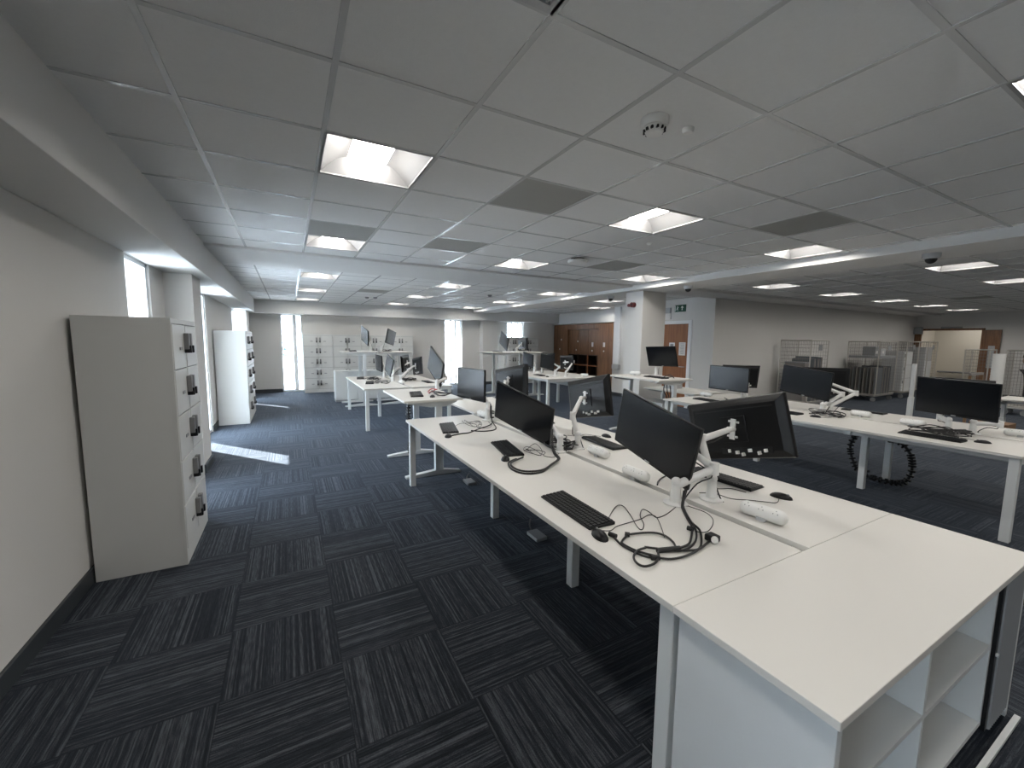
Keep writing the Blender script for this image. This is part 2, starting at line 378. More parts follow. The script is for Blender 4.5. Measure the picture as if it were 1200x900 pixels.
window_back(4, -.2, .37, [(.12, .22)]); window_back(5, 4.82, 5.46, [(5.05, 5.09), (5.22, 5.28)]); window_back(6, 7.3, 8.0, [(7.52, 7.55), (7.78, 7.82)])
# outside: paving, balcony railing, pale building opposite
struct(B(-30, -1.8, -20, 60, -.4, -.12).build('ground_outside_left', 'concrete')); struct(B(-1.8, 40, 14.6, 60, -.4, -.12).build('ground_outside_back', 'concrete'))
rl = thing('balcony_railing', 'blue-grey balcony railing seen through the far left window', 'railing', (0, 16, -.12))
q = MB()
for k in range(40): q.box(-2.5+k*.13, -2.47+k*.13, -.012, .012, 0, 1.05)
q.build('balusters', 'railing', rl); B(-2.6, 2.8, -.03, .03, 1.05, 1.10).build('handrail', 'railing', rl)
bl = MB(); bl.box(-14, 12, 34, 40, -.12, 3.2); bo = bl.build('neighbouring_building', 'facade', loc=(0, 0, 0)); tag(bo, 'pale low building far outside the back windows', 'building')
tr_ = thing('planter_tree', 'small dark leafy tree outside the far left window', 'tree', (-.35, 19, -.12))
MB().cyl((0, 0, 0), (0, 0, 1.0), .04).build('trunk', 'brown', tr_)
lf = MB()
for k in range(60):
    a = random.random()*2*PI; r_ = random.random()*.5; z_ = 1.0+random.random()*.8
    lf.sphere((r_*math.cos(a), r_*math.sin(a), z_), .10, (1, 1, .7), 6)
lf.build('foliage', 'railing', tr_)

# ------------------------------------------------------------------ ceiling lights
def light_proto():
    t = thing('ceiling_light', '', 'ceiling light', (0, 0, CZ))
    f = MB()       # frame ring + curved reflector trough (local origin = cell centre, z=0 at ceiling face)
    a, b = .297, .282
    for q_ in ((-a, a, -a, -b), (-a, a, b, a), (-a, -b, -b, b), (b, a, -b, b)): f.box(q_[0], q_[1], q_[2], q_[3], -.004, .004)
    f.build('frame', 'reflector', t)
    g = MB(); n_ = 10
    pts = [(-.282+.162*i/n_, .004+.098*math.sin(PI/2*i/n_)) for i in range(n_+1)]
    for sgn in (1, -1):
        vs = []
        for x, z in pts: vs += [(sgn*x, -.282, z), (sgn*x, .282, z)]
        g.add(vs, [(2*i, 2*i+1, 2*i+3, 2*i+2) for i in range(n_)])
    for sgn in (1, -1):    # end cheeks, sloping in
        vs = []
        for i in range(n_+1):
            x, z = pts[i]; vs += [(x, sgn*.282, .004), (x, sgn*(.282-.05*math.sin(PI/2*i/n_)), z+.001)]
        for i in range(n_, -1, -1):
            x, z = pts[i]; vs += [(-x, sgn*.282, .004), (-x, sgn*(.282-.05*math.sin(PI/2*i/n_)), z+.001)]
        k = len(vs)//2
        g.add(vs, [(2*i, 2*i+1, 2*i+3, 2*i+2) for i in range(k-1)])
    g.build('reflector', 'reflector', t, smooth=True)
    d = MB(); vs = []; m_ = 12
    for i in range(m_+1):
        x = -.12+.24*i/m_; z = .103-.040*math.sin(PI*i/m_); e = .235+.02*math.sin(PI*i/m_)
        vs += [(x, -e, z), (x, e, z)]
    d.add(vs, [(2*i, 2*i+1, 2*i+3, 2*i+2) for i in range(m_)]); d.build('diffuser', 'diff', t, smooth=True)
    h = MB(); h.box(-.3, .3, -.3, .3, .125, .14).box(-.3, -.29, -.3, .3, .01, .13).box(.29, .3, -.3, .3, .01, .13).box(-.3, .3, -.3, -.29, .01, .13).box(-.3, .3, .29, .3, .01, .13); h.build('housing', 'reflector', t)
    return t
lp = light_proto(); first = True
lnames = {(1, 2.43): 'brightest recessed ceiling light, nearest on the left over the aisle', (5, 2.43): 'recessed ceiling light above the middle of the nearest bench, right of the dark tile',
 (1, 4.83): 'recessed ceiling light over the left aisle, next to a dark ceiling tile', (5, 4.83): 'recessed ceiling light over the centre, just before the cross beam',
 (9, 4.83): 'recessed ceiling light just above the column with the red sounder', (9, 2.43): 'recessed ceiling light beside the long ceiling beam at right', (5, .03): 'ceiling light clipped by the upper right picture edge',
 (1, 7.56): 'recessed ceiling light over left aisle, first behind the cross beam', (1, 9.96): 'recessed ceiling light over left aisle, second behind the cross beam', (1, 12.36): 'recessed ceiling light over left aisle, third behind the cross beam beside back bulkhead',
 (5, 7.56): 'recessed ceiling light in the middle row, first behind the cross beam', (5, 9.96): 'recessed ceiling light in the middle row, second behind the cross beam', (5, 12.36): 'recessed ceiling light in the middle row nearest the back bulkhead',
 (9, 7.56): 'recessed ceiling light left of the column, first behind the cross beam', (9, 9.96): 'recessed ceiling light in the right far row, second behind the cross beam', (9, 12.36): 'recessed ceiling light in the right far row near the back bulkhead'}
ordn = ['first', 'second', 'third', 'fourth', 'fifth']
for (x, y) in lights:
    i = round((x+.399)/.6)
    if x < 5.5:
        lab = lnames.get((i, round(y, 2)), 'unseen recessed ceiling light added behind the viewpoint'); grp = 'recessed ceiling lights'
    elif x > 20: lab = 'unseen ceiling light added to brighten the corridor beyond the far doorway'; grp = 'recessed ceiling lights'
    elif x > 7.5 and y < 6:
        k = round((x-7.73)/2.4)
        if abs(y-4.23) < .1: lab = '%s ceiling light from the column in the row along the beige wall' % ordn[k]
        elif abs(y-1.83) < .1 and k < 2: lab = ('right-hand ceiling light beside the dome camera', 'ceiling light at the right picture edge behind the dome camera light')[k]
        else: lab = 'unseen ceiling light added in the right-hand area outside the view'
        grp = 'recessed ceiling lights'
    else: lab = 'ceiling light before the wooden cupboards, %s' % ('larger one' if x > 8 else 'smaller one nearer the column'); grp = 'recessed ceiling lights'
    o = lp if first else dup(lp); first = False
    o.location = (x+.3, y+.3, CZ); o['label'] = lab; o['group'] = grp
# ceiling devices
t = thing('ceiling_vent', 'perforated square air vent at the top edge of the ceiling', 'vent', (vents[0][0]+.3, vents[0][1]+.3, CZ))
g = MB()
for k in range(28): g.box(-.28, .28, -.28+k*.0205, -.272+k*.0205, 0, .01); g.box(-.28+k*.0205, -.272+k*.0205, -.28, .28, 0, .01)
g.build('grille', 'ltgrey', t); B(-.3, .3, -.3, .3, .04, .05).build('backing', 'black', t)
f = MB(); f.box(-.3, .3, -.3, -.27, -.004, .01); f.box(-.3, .3, .27, .3, -.004, .01); f.box(-.3, -.27, -.27, .27, -.004, .01); f.box(.27, .3, -.27, .27, -.004, .01); f.build('frame', 'ltgrey', t)
t = thing('smoke_detector', 'round white smoke detector with dark slots on the near ceiling', 'detector', (1.585, 1.52, CZ))
t.scale = (1.25, 1.25, 1.25)
MB().lathe([(.052, 0), (.052, -.018), (.046, -.03)], 28).build('base', 'plug', t, smooth=True)
g = MB().lathe([(.040, -.03), (.040, -.036), (.030, -.055), (.01, -.058)], 28); g.build('sensor_head', 'plug', t, smooth=True)
g = MB()
for k in range(12): a = 2*PI*k/12; g.cbox((.0375*math.cos(a), .0375*math.sin(a), -.042), (.006, .010, .010), None)
g.build('slot', 'black', t)
t = thing('indicator_button', 'small white round ceiling sensor beside the smoke detector', 'sensor', (1.795, 1.50, CZ))
MB().lathe([(.028, 0), (.028, -.012), (.022, -.022)], 24).build('body', 'plug', t, smooth=True)
t = thing('presence_sensor', 'small white ceiling sensor behind the centre-right light', 'sensor', (3.465, 3.32, CZ))
MB().lathe([(.03, 0), (.03, -.008), (.018, -.02)], 20).build('body', 'plug', t, smooth=True)
t = thing('wireless_access_point', 'white round wireless unit with dark gap hung under the ceiling', 'access point', (3.32, 4.39, CZ))
MB().lathe([(.12, -.02), (.13, -.035), (.12, -.06), (.06, -.07)], 28).build('body', 'plug', t, smooth=True); MB().lathe([(.09, 0), (.09, -.02)], 20).build('mount', 'black', t, smooth=True)
for x, y, l in ((1.79, 11.09, 'dark round ceiling sensor near back bulkhead, left of a pair'), (1.98, 11.0, 'dark round ceiling sensor near back bulkhead, right of a pair'), (4.2, 8.9, 'small ceiling sensor in the far bay between two lights')):
    t = thing('heat_detector', l, 'detector', (x, y, CZ)); MB().lathe([(.05, 0), (.05, -.02), (.03, -.045)], 20).build('body', 'grey', t, smooth=True)
domes = [((6.03, 1.83, 2.56), 'dome security camera under the beam at far right'), ((6.05, 4.88, 2.56), 'dome security camera under the beam right of the column'), ((6.08, 6.85, 2.56), 'dome security camera under the beam left of the column')]
first = None
for loc, l in domes:
    if first is None:
        t = thing('dome_camera', l, 'camera', loc, 0, 'dome cameras under the beam')
        MB().lathe([(.075, 0), (.075, -.04), (.06, -.055)], 28).build('base', 'ltgrey', t, smooth=True)
        MB().sphere((0, 0, -.055), .05, (1, 1, -1), 20, half=True).build('dome', 'black', t, smooth=True); first = t
    else: dup(first, loc, 0, l)

# ------------------------------------------------------------------ wall fittings
t = thing('fire_alarm_sounder', 'dark red round fire alarm sounder on the column', 'alarm', (5.93, 6.0, 2.31))
MB().cyl((0, 0, 0), (-.03, 0, 0), .05, n=24).cyl((-.03, 0, 0), (-.075, 0, 0), .042, .048, 24).build('sounder', 'red', t, smooth=True)
MB().cyl((-.0, .13, 0), (-.03, .13, 0), .03, n=16).cbox((-.012, .08, 0), (.024, .08, .03)).build('call_point', 'red', t)
MB().cyl((-.075, 0, 0), (-.08, 0, 0), .02, n=16).build('sounder_centre', 'black', t)
t = thing('exit_sign', 'small green emergency exit sign with running man and arrow', 'sign', (8.5, 7.04, 2.43))
B(-.02, 0, -.16, .16, -.085, .085).build('panel', 'green', t, bevel=.003)
g = MB()      # running figure
g.cyl((-.021, .072, .045), (-.0225, .072, .045), .013, n=12); g.bar((-.0215, .068, .03), (-.0215, .085, -.015), .022, .003, (1, 0, 0)); g.bar((-.0215, .085, -.01), (-.0215, .062, -.03), .012, .003, (1, 0, 0)); g.bar((-.0215, .062, -.03), (-.0215, .064, -.06), .010, .003, (1, 0, 0)); g.bar((-.0215, .088, -.01), (-.0215, .112, -.045), .012, .003, (1, 0, 0)); g.bar((-.0215, .07, .025), (-.0215, .042, .01), .008, .003, (1, 0, 0)); g.bar((-.0215, .072, .025), (-.0215, .10, .005), .008, .003, (1, 0, 0))
g.build('running_figure', 'exitwhite', t)
g = MB(); g.bar((-.0215, -.06, -.05), (-.0215, -.06, .02), .022, .003, (1, 0, 0)); g.add([(-.022, -.105, .01), (-.022, -.015, .01), (-.022, -.06, .058)], [(0, 1, 2)]); g.build('arrow', 'exitwhite', t)
g = MB(); g.box(-.0225, -.02, .135, .15, -.07, .07); g.build('doorway_mark', 'exitwhite', t)
t = thing('emergency_light_box', 'pale grey wall box with paper beside the exit sign', 'box', (8.5, 7.42, 2.33))
B(-.06, 0, -.11, .11, 0, .13).build('lamp_unit', 'ltgrey', t, bevel=.006); B(-.03, 0, -.11, .09, -.16, -.01).build('notice', 'paper', t)
# the door
dr = struct(B(8.52, 8.56, 6.77, 7.59, .005, 2.05).build('door_1', 'doorwood'))
f = MB()
for a in ((6.68, 6.77, 0, 2.13), (7.59, 7.68, 0, 2.13), (6.77, 7.59, 2.05, 2.13)): f.box(8.475, 8.53, *a)
f.build('door_frame', 'frosted', dr, bevel=.004)
MB().cyl((8.52, 6.86, 1.0), (8.46, 6.86, 1.0), .01).cyl((8.46, 6.86, 1.0), (8.46, 6.98, 1.0), .009).build('door_handle', 'silver', dr)
tag(B(-.004, 0, -.095, .095, -.16, .16).build('door_notice', 'paper', loc=(8.518, 6.95, 1.44)), 'larger white paper notice, right one on the brown door', 'notice')
g = MB(); g.box(-.005, -.004, -.05, .05, -.10, .10); tag(B(-.004, 0, -.085, .085, -.13, .13).build('door_notice', 'paper', loc=(8.518, 7.26, 1.46)), 'smaller white paper notice with dark print, left one on the brown door', 'notice')
for yy, s_ in ((6.95, 1), (7.26, 1.0)):
    n_ = [o for o in COL.objects if o.name.startswith('door_notice') and abs(o.location.y-yy) < .01][0]
    g = MB()
    if yy < 7: 
        for k in range(9): g.box(-.0055, -.004, -.06, .06-.01*(k % 3), .12-k*.03, .128-k*.03)
    else: g.box(-.0055, -.004, -.05, .05, .02, .10); g.box(-.0055, -.004, -.05, .03, -.05, -.04)
    g.build('printed_lines', 'grey', n_)
t = thing('cable_trunking', 'white vertical cable trunking with socket box left of the column', 'trunking', (8.5, 9.2, 0))
B(-.06, 0, -.12, .12, .95, 2.6).build('trunk', 'frosted', t, bevel=.004); B(-.08, 0, -.14, .14, .80, .93).build('socket_box', 'ltgrey', t, bevel=.006)
# east double doorway
d2 = struct(B(19.44, 19.5, 5.98, 6.26-.17, 0, 2.1).build('door_2', 'doorwood'))
t = thing('folding_door', 'open dark brown door leaf right of the far doorway', 'door', (19.42, 4.30, 0))
B(0, .05, -.22, .2, .02, 2.1).build('leaf', 'wood', t, bevel=.003); B(-.012, 0, -.12, .02, .9, 1.6).build('vision_panel', 'ltgrey', t)
t = thing('folding_door', 'narrow dark brown door leaf left of the far doorway', 'door', (19.40, 6.03, 0))
B(0, .05, -.12, .06, .02, 2.1).build('leaf', 'wood', t, bevel=.003); B(-.03, 0, -.06, 0, 1.0, 1.05).build('door_handle', 'silver', t)
f = MB(); f.box(19.46, 19.74, 4.44, 4.5, 0, 2.16); f.box(19.46, 19.74, 4.44, 6.04, 2.1, 2.16); struct(f.build('trim_11', 'wood', bevel=.003))
t = thing('door_closer', 'dark door closer above the far doorway opening', 'door closer', (19.47, 5.2, 2.18)); B(-.05, 0, -.25, .25, -.02, .04).build('body', 'grey', t, bevel=.005)
t = thing('handrail', 'dark wall handrail in the corridor beyond the far doorway', 'handrail', (21.6, 5.3, .62)); MB().cyl((-.08, -.8, 0), (-.08, .7, 0), .03).build('rail', 'grey', t)
g = MB(); [g.cyl((-.08, y, 0), (0, y, -.04), .012) for y in (-.7, -.2, .3, .65)]; g.build('bracket', 'grey', t)
t = thing('wall_camera', 'dark box camera high on the wall beside the far doorway', 'camera', (19.42, 6.0, 2.1)); B(-.18, 0, -.12, .08, -.12, .12).build('body', 'grey', t, bevel=.02)

# ------------------------------------------------------------------ wooden cupboards (x = 9.40 face)
t = thing('wooden_wall_cupboard', 'walnut brown built-in wall cupboard with pigeonholes, left of the column', 'cupboard', (9.40, 9.4, 0))
f = MB(); f.box(0, .5, 0, 1.75, 0, 2.03); f.box(0, .5, 3.5, 4.45, 0, 2.03); f.box(0, .5, 0, 4.45, 2.03, 2.22)
f.build('surround', 'wood', t)
for k, (y0, y1) in enumerate(((2.92, 3.5), (2.34, 2.91), (1.76, 2.33))):
    B(.05, .09, y0, y1-.005, 1.12, 2.02).build('door', 'wood', t, bevel=.002)
g = MB(); g.box(.42, .45, 1.75, 3.5, 0, 1.12); g.box(.05, .45, 1.75, 1.77, 0, 1.12); g.box(.05, .45, 3.48, 3.5, 0, 1.12)
for y in (1.76, 2.34, 2.92, 3.48): g.box(.05, .44, y, y+.02, 0, 1.12)
for z in (0.02, .36, .72, 1.09): g.box(.05, .44, 1.76, 3.5, z, z+.025)
g.build('pigeonhole_shelves', 'darkwood', t)
g = MB(); g.box(.035, .06, 2.325, 2.355, 0, 1.12); g.box(.035, .055, 1.76, 3.5, .72, .75); g.box(.035, .055, 1.76, 3.5, .36, .39); g.build('shelf_edge', 'doorwood', t)
g = MB()
for y in (3.5, 4.2, .6, 1.2): g.box(-.004, .002, y, y+.006, 0, 2.03)
g.build('panel_joint', 'darkwood', t)
dots = [(3.93, 1.656, .035, 1), (2.94, 1.596, .035, 1), (2.10, 1.49, .06, 0), (1.43, 1.49, .06, 0), (4.03, 1.288, .028, 1), (3.03, 1.279, .028, 1), (2.115, 1.271, .03, 1), (1.44, 1.272, .03, 1)]
for y, z, r_, rd in dots:
    xx = .05 if 1.76 < y < 3.5 else 0
    if rd: MB().cyl((xx, y, z), (xx-.006, y, z), r_, n=16).build('round_label', 'paper', t)
    else: B(xx-.006, xx, y-r_*.8, y+r_*.8, z-r_*1.3, z+r_*1.3).build('paper_label', 'paper', t)

# ------------------------------------------------------------------ lockers
def locker(label, loc, rz, group=None):
    t = thing('locker_unit', label, 'lockers', loc, rz, group)     # local: width along x 0..0.8, front at y=0 facing -y, depth +.47
    b = MB(); b.box(0, .8, .012, .475, .0, 1.72); b.box(-.0, .8, -.006, .02, .0, .105); b.box(0, .8, -.006, .02, 1.685, 1.72); b.box(0, .012, -.006, .02, .1, 1.69); b.box(.788, .8, -.006, .02, .1, 1.69); b.box(.394, .406, -.006, .02, .1, 1.69)
    b.build('body', 'locker', t, bevel=.003)
    B(.012, .788, .004, .012, .105, 1.69).build('gap_shade_plate', 'grey', t)  # grey plate behind the doors, its colour standing in for shade in the gaps
    for cx in (0, 1):
        for k in range(5):
            x0 = .014+cx*.394; z0 = .112+k*.315
            d = B(x0, x0+.377, -.010, .003, z0, z0+.307).build('door', 'locker', t, bevel=.003)
            s_ = 1 if cx == 0 else -1
            xc = .355 if cx == 0 else .445
            MB().box(xc-.020, xc+.020, -.040, -.010, z0+.13, z0+.25).build('lock', 'lockgrey', d, bevel=.004)
            MB().box(xc-.012, xc+.012, -.052, -.040, z0+.105, z0+.16).box(xc-.018, xc+.018, -.044, -.010, z0+.105, z0+.135).build('turn_handle', 'black', d, bevel=.003)
            xl = xc-s_*.13
            MB().box(xl-.035, xl+.035, -.014, -.010, z0+.13, z0+.15).build('number_plate', 'grey', d)
    return t
L1_ = locker('tall white locker bank nearest on the left wall', (-.69, 3.494, 0), PI/2)
dup(L1_, (-.70, 8.965, 0), PI/2, 'second white locker bank further down the left wall')
dup(L1_, (-.70, 9.768, 0), PI/2, 'white locker unit directly behind the second left-wall locker bank')
bn = ['leftmost white locker unit on the back wall beside the window', 'white back-wall locker unit second from the far left window', 'white back-wall locker unit third from the far left window', 'white back-wall locker unit fourth from the far left window']
for k in range(4): dup(L1_, (.36+.803*k, 13.40, 0), 0, bn[k], 'lockers along the back wall')
for k in range(2): dup(L1_, (6.78+.803*k, 13.40 if k else 13.12, 0), 0, ('white locker unit before the back window, left of a pair', 'white locker unit before the back window, right of a pair')[k])
for y_, l in ((3.7, 1),):
    pass

# ------------------------------------------------------------------ desks
def bench(label, x0, x1, y0, y1, z, mids, ends=(True, True), legw=.06):
    t = thing('bench_desk', label, 'desk', (x0, y0, 0)); W = x1-x0; D = y1-y0; th = .025; g0 = W/2-.026; g1 = W/2+.026
    B(0, g0, 0, D, z-th, z).build('desktop', ['white'], t, bevel=.002)
    B(g1, W, 0, D, z-th, z).build('desktop', ['white'], t, bevel=.002)
    f = MB()
    for x in (.10, W/2-.16, W/2+.16, W-.10): f.box(x-.02, x+.02, .03, D-.03, z-th-.045, z-th)
    for y in [.04]+[m_-y0 for m_ in mids]+[D-.04]: f.box(.06, W-.06, y-.03, y+.03, z-th-.05, z-th-.002)
    f.build('frame', 'steel', t)
    B(g0-.03, g1+.03, .1, D-.1, z-.20, z-.19).box(g0-.03, g0-.025, .1, D-.1, z-.19, z-.10).box(g1+.025, g1+.03, .1, D-.1, z-.19, z-.10).build('cable_tray', 'ltgrey', t)
    B(g0-.004, g1+.004, 0, D, z-.05, z-.045).build('slot_channel', 'ltgrey', t)
    l = []
    for e, y in ((ends[0], .045), (ends[1], D-.045)):
        if e: l += [(.055, y), (W-.055, y)]
    for m_ in mids: l += [(.50, m_-y0), (W-.50, m_-y0)]
    for x, y in l: B(x-legw/2, x+legw/2, y-legw/2, y+legw/2, 0, z-th-.002).build('leg', 'steel', t, bevel=.004)
    return t
bench('long white double-sided bench nearest the camera', 1.08, 2.70, .862, 4.40, .73, (2.05, 3.22))
bench('long white double-sided bench at the right with cable spines below', 5.05, 6.67, .862, 4.42, .73, (2.05, 3.22))
bench('white four-monitor bench in the left row before the tall desks', 1.10, 2.70, 7.35, 9.90, .74, (8.70,))
bench('white bench before the wooden cupboards with three monitors', 5.08, 6.67, 7.72, 10.05, .74, (8.85,))
def sit_stand(label, x0, x1, y0, y1, h, footx=None, cx=None, arch=False):
    t = thing('sit_stand_desk', label, 'desk', (x0, y0, 0)); W = x1-x0; D = y1-y0; cxx = W*.62 if cx is None else cx
    B(0, W, 0, D, h-.025, h).build('desktop', 'white', t, bevel=.002)
    for y in (.11, D-.05+.0):
        y = min(y, D-.07)
        MB().box(cxx-.05, cxx+.05, y-.03, y+.03, .06, h*.55).build('lower_column', 'steel', t, bevel=.003)
        MB().box(cxx-.038, cxx+.038, y-.022, y+.022, h*.5, h-.06).build('upper_column', 'edge', t, bevel=.003)
        MB().prism([(0.03, 0), (W-.0, 0), (W-.0, .025), (cxx+.06, .06), (cxx-.06, .06), (.03, .025)], y-.035, y+.035).build('foot', 'steel', t, bevel=.004)
        MB().prism([(.06, h-.026), (W-.04, h-.026), (W-.04, h-.05), (cxx+.1, h-.10), (cxx-.1, h-.10), (.06, h-.05)], y-.02, y+.02).build('top_bracket', 'steel', t)
    B(cxx-.03, cxx+.03, .12, D-.1, h-.085, h-.045).build('crossbeam', 'steel', t)
    B(.1, .18, .2, .27, h-.05, h-.026).build('height_switch', 'ltgrey', t)
    return t
sit_stand('raised white desk directly behind the nearest bench, keyboard and red cable on it', 1.09, 1.78, 4.50, 5.66, .915)
sit_stand('lower white desk right of the red-cable desk, behind the nearest bench', 1.93, 2.70, 4.50, 5.66, .73)
sit_stand('tall raised white desk in front of the back lockers, left one', 1.08, 1.86, 10.15, 11.05, 1.30)
sit_stand('tall raised white desk in front of the back lockers, right one', 1.93, 2.70, 10.20, 11.05, 1.29)
sit_stand('raised white desk in front of the column', 5.05, 5.84, 4.52, 5.68, 1.0)
sit_stand('lower white desk between the column and the beige wall', 5.92, 6.67, 4.52, 5.66, .74)
sit_stand('tall raised white desk by the back window, left one', 4.88, 5.72, 10.15, 11.2, 1.27)
sit_stand('tall raised white desk by the back window, right one', 5.80, 6.62, 10.15, 11.2, 1.27)
sit_stand('white desk at the right edge beyond the long right bench', 10.25, 11.05, .95, 2.15, .73, cx=.3)
t = thing('desk_column', 'free standing white telescopic desk column behind the right bench', 'desk leg', (9.25, 2.86, 0))
B(-.25, .3, -.035, .035, 0, .04).build('foot', 'steel', t, bevel=.005); B(-.045, .045, -.03, .03, .04, .72).build('lower_column', 'steel', t, bevel=.003); B(-.035, .035, -.022, .022, .7, 1.28).build('upper_column', 'steel', t, bevel=.003)
# storage unit closing the near end of the first bench
t = thing('storage_unit', 'white open-front storage unit closing the near end of the nearest bench', 'cupboard', (1.08, .39, 0))
B(0, 1.62, 0, .470, .705, .73).build('top', 'white', t, bevel=.002)
B(.02, .045, .012, .46, 0, .70).build('side_panel', 'edge', t, bevel=.0015)
B(1.58, 1.605, .012, .46, 0, .70).build('side_panel', 'edge', t, bevel=.0015)
B(.045, 1.58, .435, .455, .05, .70).build('back_panel', 'steel', t)
B(.045, 1.58, .03, .435, .07, .09).build('base_board', 'steel', t); B(.045, 1.58, .06, .08, .0, .07).build('plinth', 'grey', t)
B(.645, .663, .03, .435, .09, .70).build('divider', 'steel', t)
B(.045, .645, .03, .435, .405, .423).build('shelf', 'steel', t); B(.663, 1.30, .03, .435, .405, .423).build('shelf', 'steel', t)
B(1.30, 1.318, .03, .435, .09, .70).build('divider', 'steel', t)
B(1.318, 1.345, .018, .05, .05, .70).build('guide_strip', 'black', t); 
g = MB(); 
for k in range(12): g.cyl((1.355+.019*k, .02, .05), (1.355+.019*k, .02, .70), .0105, n=8)
g.build('tambour_door', 'grey', t)
B(.045, 1.58, -.03, -.012, .02, .035).build('door_rail', 'steel', t)
MB().cyl((1.332, .018, .38), (1.332, .010, .38), .008, n=12).build('lock', 'silver', t)
# low cabinet under tall desks
t = thing('low_cabinet', 'low white cabinet behind the four-monitor bench', 'cabinet', (.99, 11.12, 0))
B(0, 1.66, 0, .45, .05, .78).build('body', 'steel', t, bevel=.003); B(0, 1.66, .01, .44, 0, .05).build('plinth', 'grey', t)
for k in range(2): B(.01+k*.825, .82+k*.825, -.018, 0, .06, .75).build('door', 'steel', t, bevel=.002)
t = thing('mobile_pedestal', 'grey mobile drawer pedestal under the raised desk before the column', 'pedestal', (5.75, 5.15, 0))
B(-.2, .2, -.25, .25, .04, .56).build('body', 'ltgrey', t, bevel=.004)
for k in range(3): B(-.19, .19, -.27, -.25, .05+k*.17, .21+k*.17).build('drawer', 'steel', t, bevel=.002)

# ------------------------------------------------------------------ monitors
def monitor_proto():
    t = thing('monitor', '', 'monitor')
    W, H = .305, .182     # half sizes; screen faces -y
    h = MB(); rings = [(-.006, 1, 1), (.010, 1, 1), (.020, .985, .975), (.030, .90, .84), (.038, .84, .76)]
    vs = []
    for y, a, b in rings: vs += [(-W*a, y, -H*b), (W*a, y, -H*b), (W*a, y, H*b), (-W*a, y, H*b)]
    fs = [(0, 1, 2, 3), tuple(reversed(range(16, 20)))]
    for k in range(4):
        for i in range(4): fs.append((4*k+i, 4*k+4+i, 4*k+4+(i+1) % 4, 4*k+(i+1) % 4))
    h.add(vs, fs); h.build('housing', 'black', t, bevel=.004)
    B(-W+.009, W-.009, -.0075, -.0065, -H+.020, H-.009).build('screen', 'screen', t)
    B(-.018, .018, -.0082, -.006, -H+.006, -H+.013).build('logo_mark', 'ltgrey', t)
    g = MB(); g.box(-.24, .24, .036, .042, .115, .119); g.box(-.075, .075, .036, .046, -.080, .075); g.build('rear_recess', 'black', t, bevel=.003)
    g = MB(); g.box(-.20, .10, .030, .040, -.150, -.115); g.build('port_bay', 'key', t)
    for x, w_, dz, dy in ((-.165, .008, 0, .02), (-.13, .005, -.012, .03), (-.075, .010, .003, .016), (-.035, .005, -.018, .028), (.0, .009, -.006, .02), (.05, .007, .004, .014)): B(x-w_, x+w_, .034, .036+dy, -.145+dz, -.125+dz).build('connector', 'plug', t, bevel=.002)
    g = MB(); g.box(.20, .25, .030, .037, -.045, .02); g.build('rating_label', 'key', t)
    return t
MP = monitor_proto()
def pose(c, psi, tilt, roll):
    p, tl, ro = map(math.radians, (psi, tilt, roll))
    n_ = Vector((math.cos(tl)*math.cos(p), math.cos(tl)*math.sin(p), math.sin(tl))); a = Vector((0, 0, 1)).cross(n_).normalized(); b = n_.cross(a)
    a2 = math.cos(ro)*a+math.sin(ro)*b; b2 = -math.sin(ro)*a+math.cos(ro)*b
    m_ = Matrix((a2, -n_, b2)).transposed().to_4x4(); m_.translation = c
    return m_, n_
def arm(t, base, z0, head, n_, elbow=None):
    """white gas-spring arm: base disc on desk -> elbow -> plate behind the screen"""
    H = Vector(head)-n_*.046-Vector((base[0], base[1], z0)); ph = H-n_*.05
    top = Vector((0, 0, .12)); E_ = Vector(elbow)-Vector((base[0], base[1], z0)) if elbow else (top*.5+ph*.5+Vector((0, -.07, .015)))
    MB().lathe([(.062, 0), (.062, .008), (.03, .014), (.026, .05), (.022, .12)], 24).build('arm_base', 'armw', t, smooth=True)
    s1 = MB().cyl(top-Vector((0, 0, .02)), E_, .024, .019, 14); s1.sphere(tuple(top), .027, n=12); s1.build('lower_arm', 'armw', t, smooth=True)
    s2 = MB().cyl(E_, ph, .020, .017, 14); s2.sphere(tuple(ph), .02, n=12); s2.build('upper_arm', 'armw', t, smooth=True)
    MB().cyl(E_-Vector((0, 0, .035)), E_+Vector((0, 0, .03)), .024, n=16).build('elbow_joint', 'armw', t, smooth=True)
    q_ = MB().cyl(ph, H+n_*.0, .016, n=12); 
    u = n_.cross(Vector((0, 0, 1))).normalized(); v = u.cross(n_)
    q_.bar(H-n_*.010+v*.062, H-n_*.010-v*.062, .030, .008, n_); q_.bar(H-n_*.006+u*.032+v*.045, H-n_*.006-u*.032+v*.045, .012, .006, n_); q_.bar(H-n_*.006+u*.032-v*.045, H-n_*.006-u*.032-v*.045, .012, .006, n_)
    q_.build('screen_bracket', 'armw', t)
    g = MB(); g.tube([ph+Vector((0, 0, -.02)), (ph+E_)/2+Vector((.01, .01, -.045)), E_+Vector((0, .01, -.04)), (E_+top)/2+Vector((.02, 0, -.05)), Vector((.03, -.03, .02)), Vector((.02, -.06, -.0))], .004, 6)
    g.build('cable', 'cable', t)
    return t
